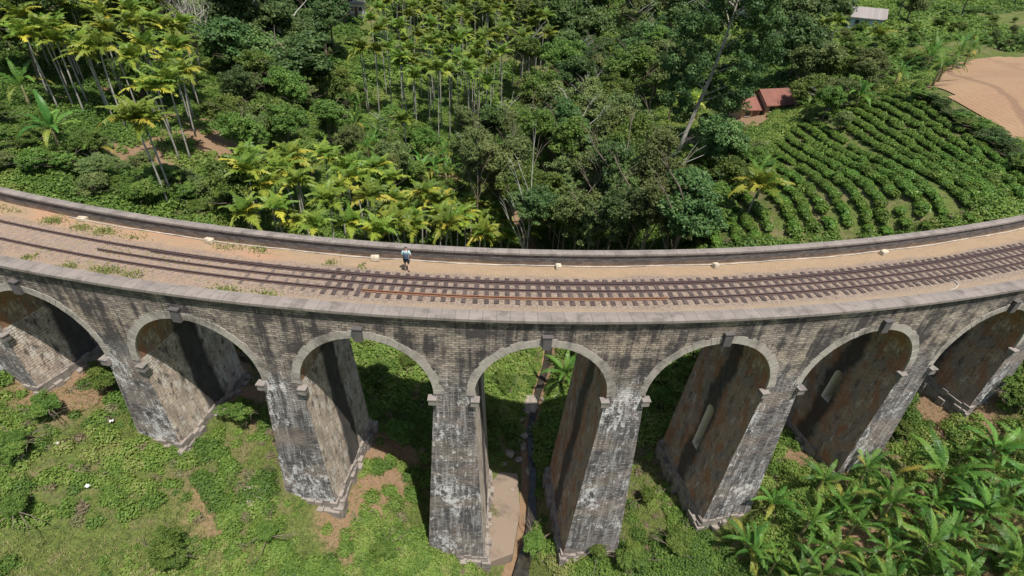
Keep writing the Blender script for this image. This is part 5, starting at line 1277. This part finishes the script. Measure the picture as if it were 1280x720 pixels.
JS['pelvis'] = (0, 0, .95); skin_body('shirt', [JS[n_] for n_ in sn], [(0, 1), (1, 2), (2, 3), (3, 4), (4, 5), (3, 6), (6, 7), (3, 8)], [(.175, .13), (.165, .125), (.195, .14), (.15, .11), .08, .07, .08, .07, .07], 0, cloth_t, per)
hn_ = [(0, 0, .93), (-.1, 0, .86), (-.11, .09, .58), (.1, 0, .86), (.11, .04, .56)]; skin_body('shorts', hn_, [(0, 1), (1, 2), (0, 3), (3, 4)], [(.17, .13), .115, .1, .115, .1], 0, cloth_s, per)
skin_body('hair', [(0, .045, 1.64), (0, .05, 1.72)], [(0, 1)], [(.1, .115), (.08, .09)], 0, hairm, per)
bp_ = skin_body('backpack', [(0, -.17, 1.02), (0, -.2, 1.2), (0, -.17, 1.4)], [(0, 1), (1, 2)], [(.16, .11), (.17, .13), (.12, .08)], 1, packm, per)
mb = MB()
for sg in (-1, 1): mb.tube([(sg * .1, -.16, 1.42), (sg * .11, .0, 1.52), (sg * .11, .17, 1.4), (sg * .12, .16, 1.15), (sg * .13, -.06, 1.04)], .022, 6)
mb.build('strap', packm, bp_, True)
for hn, a in (('tl', 'al'), ('tr', 'ar')): skin_body('shoe', [tuple(Vector(J[a]) + Vector((0, -.05, -.035))), tuple(Vector(J[hn]) + Vector((0, .03, .012)))], [(0, 1)], [.05, .042], 0, shoe, per, 1)
mb = MB()
for sx in (-.035, .035): mb.tube([(sx, .155, 1.612), (sx, .168, 1.612)], .012, 8)
mb.build('eyes', hairm, per, True)
mb = MB(); mb.tube([(0, .15, 1.60), (0, .185, 1.575), (0, .16, 1.565)], [.012, .016, .01], 6); mb.tube([(-.025, .158, 1.535), (.025, .158, 1.535)], .007, 5)
for sx in (-1, 1): mb.tube([(sx * .088, .05, 1.625), (sx * .1, .045, 1.6), (sx * .09, .05, 1.575)], .012, 6)
mb.build('face_features', skin, per, True)
print('objects', len(bpy.data.objects))

# ------------------------------------------------------------------ single out the members of each crowd by row and order
ORD = ['leftmost', 'second from left', 'third from left', 'fourth from left', 'fifth from left', 'sixth from left', 'seventh from left', 'eighth from left', 'ninth from left', 'tenth from left', 'eleventh from left', 'rightmost']
ROW = ['nearest', 'second', 'third', 'fourth', 'fifth', 'sixth', 'seventh', 'eighth', 'ninth', 'tenth', 'eleventh', 'twelfth', 'thirteenth', 'fourteenth', 'fifteenth', 'sixteenth', 'seventeenth', 'eighteenth', 'nineteenth', 'twentieth', 'twenty-first', 'twenty-second', 'twenty-third', 'twenty-fourth', 'twenty-fifth', 'twenty-sixth', 'twenty-seventh', 'twenty-eighth', 'twenty-ninth', 'thirtieth']
SHORT = {'areca palms of the left grove': ('areca palm', 'of the upper left grove'), 'areca palms in the back of the left grove': ('areca palm', 'of the back left grove'),
         'areca palms behind the parapet': ('yellow green areca palm', 'just behind the parapet'), 'areca palms of the centre grove': ('slim areca palm', 'of the tall centre grove'),
         'areca palms in the back of the centre grove': ('areca palm', 'of the back centre grove'), 'banana plants below the centre grove': ('banana plant', 'below the centre grove'),
         'banana plants beside the ploughed field': ('tall banana plant', 'beside the ploughed field'), 'small banana plants of the right foreground': ('smaller banana plant', 'of the right foreground'), 'banana plants on the slope': ('banana plant', 'on the slope left of centre'),
         'tea bushes in rows': ('tea bush', 'of the tea field'), 'shrubs of the field hedge': ('dark hedge shrub', 'beside the ploughed field'), 'bushes of the left slope': ('leafy bush', 'of the left slope'), 'bushes of the upper right hillside': ('bush', 'of the upper right hillside'), 'bushes of the centre slope': ('bush', 'of the slope left of centre'), 'bushes left of the tea field': ('bush', 'left of the tea field'), 'rocks in the stream bed': ('brown rock', 'in the stream bed'), 'small stones on the concrete slab': ('small pale stone', 'on the concrete slab edge')}
for kd, ad in (('grey', 'grey green tree'), ('dark', 'dark green tree'), ('mid', 'mid green tree'), ('lite', 'light green tree'), ('airy', 'thin pale tree')): SHORT[GRP + ', ' + kd] = (ad, 'of the wood behind the viaduct')
groups = {}
for o in bpy.data.objects:
    if o.parent is None and o.get('group') in SHORT: groups.setdefault(o['group'], []).append(o)
for g, lst in groups.items():
    noun, where = SHORT[g]
    info = sorted(((to_px(o.location)[2], to_px(o.location)[0], o) for o in lst), key=lambda q_: q_[0])
    nr = max(1, math.ceil(len(info) / 11)); per_ = math.ceil(len(info) / nr)
    for r in range(nr):
        row = sorted(info[r * per_:(r + 1) * per_], key=lambda q_: q_[1])
        for k, (_, _, o) in enumerate(row):
            od = ORD[k] if k < len(row) - 1 or k == 0 else 'rightmost'
            o['label'] = f'{noun}, {od} in the {ROW[min(r, 29)]} row {where}'
            if g.startswith(GRP): o['group'] = GRP
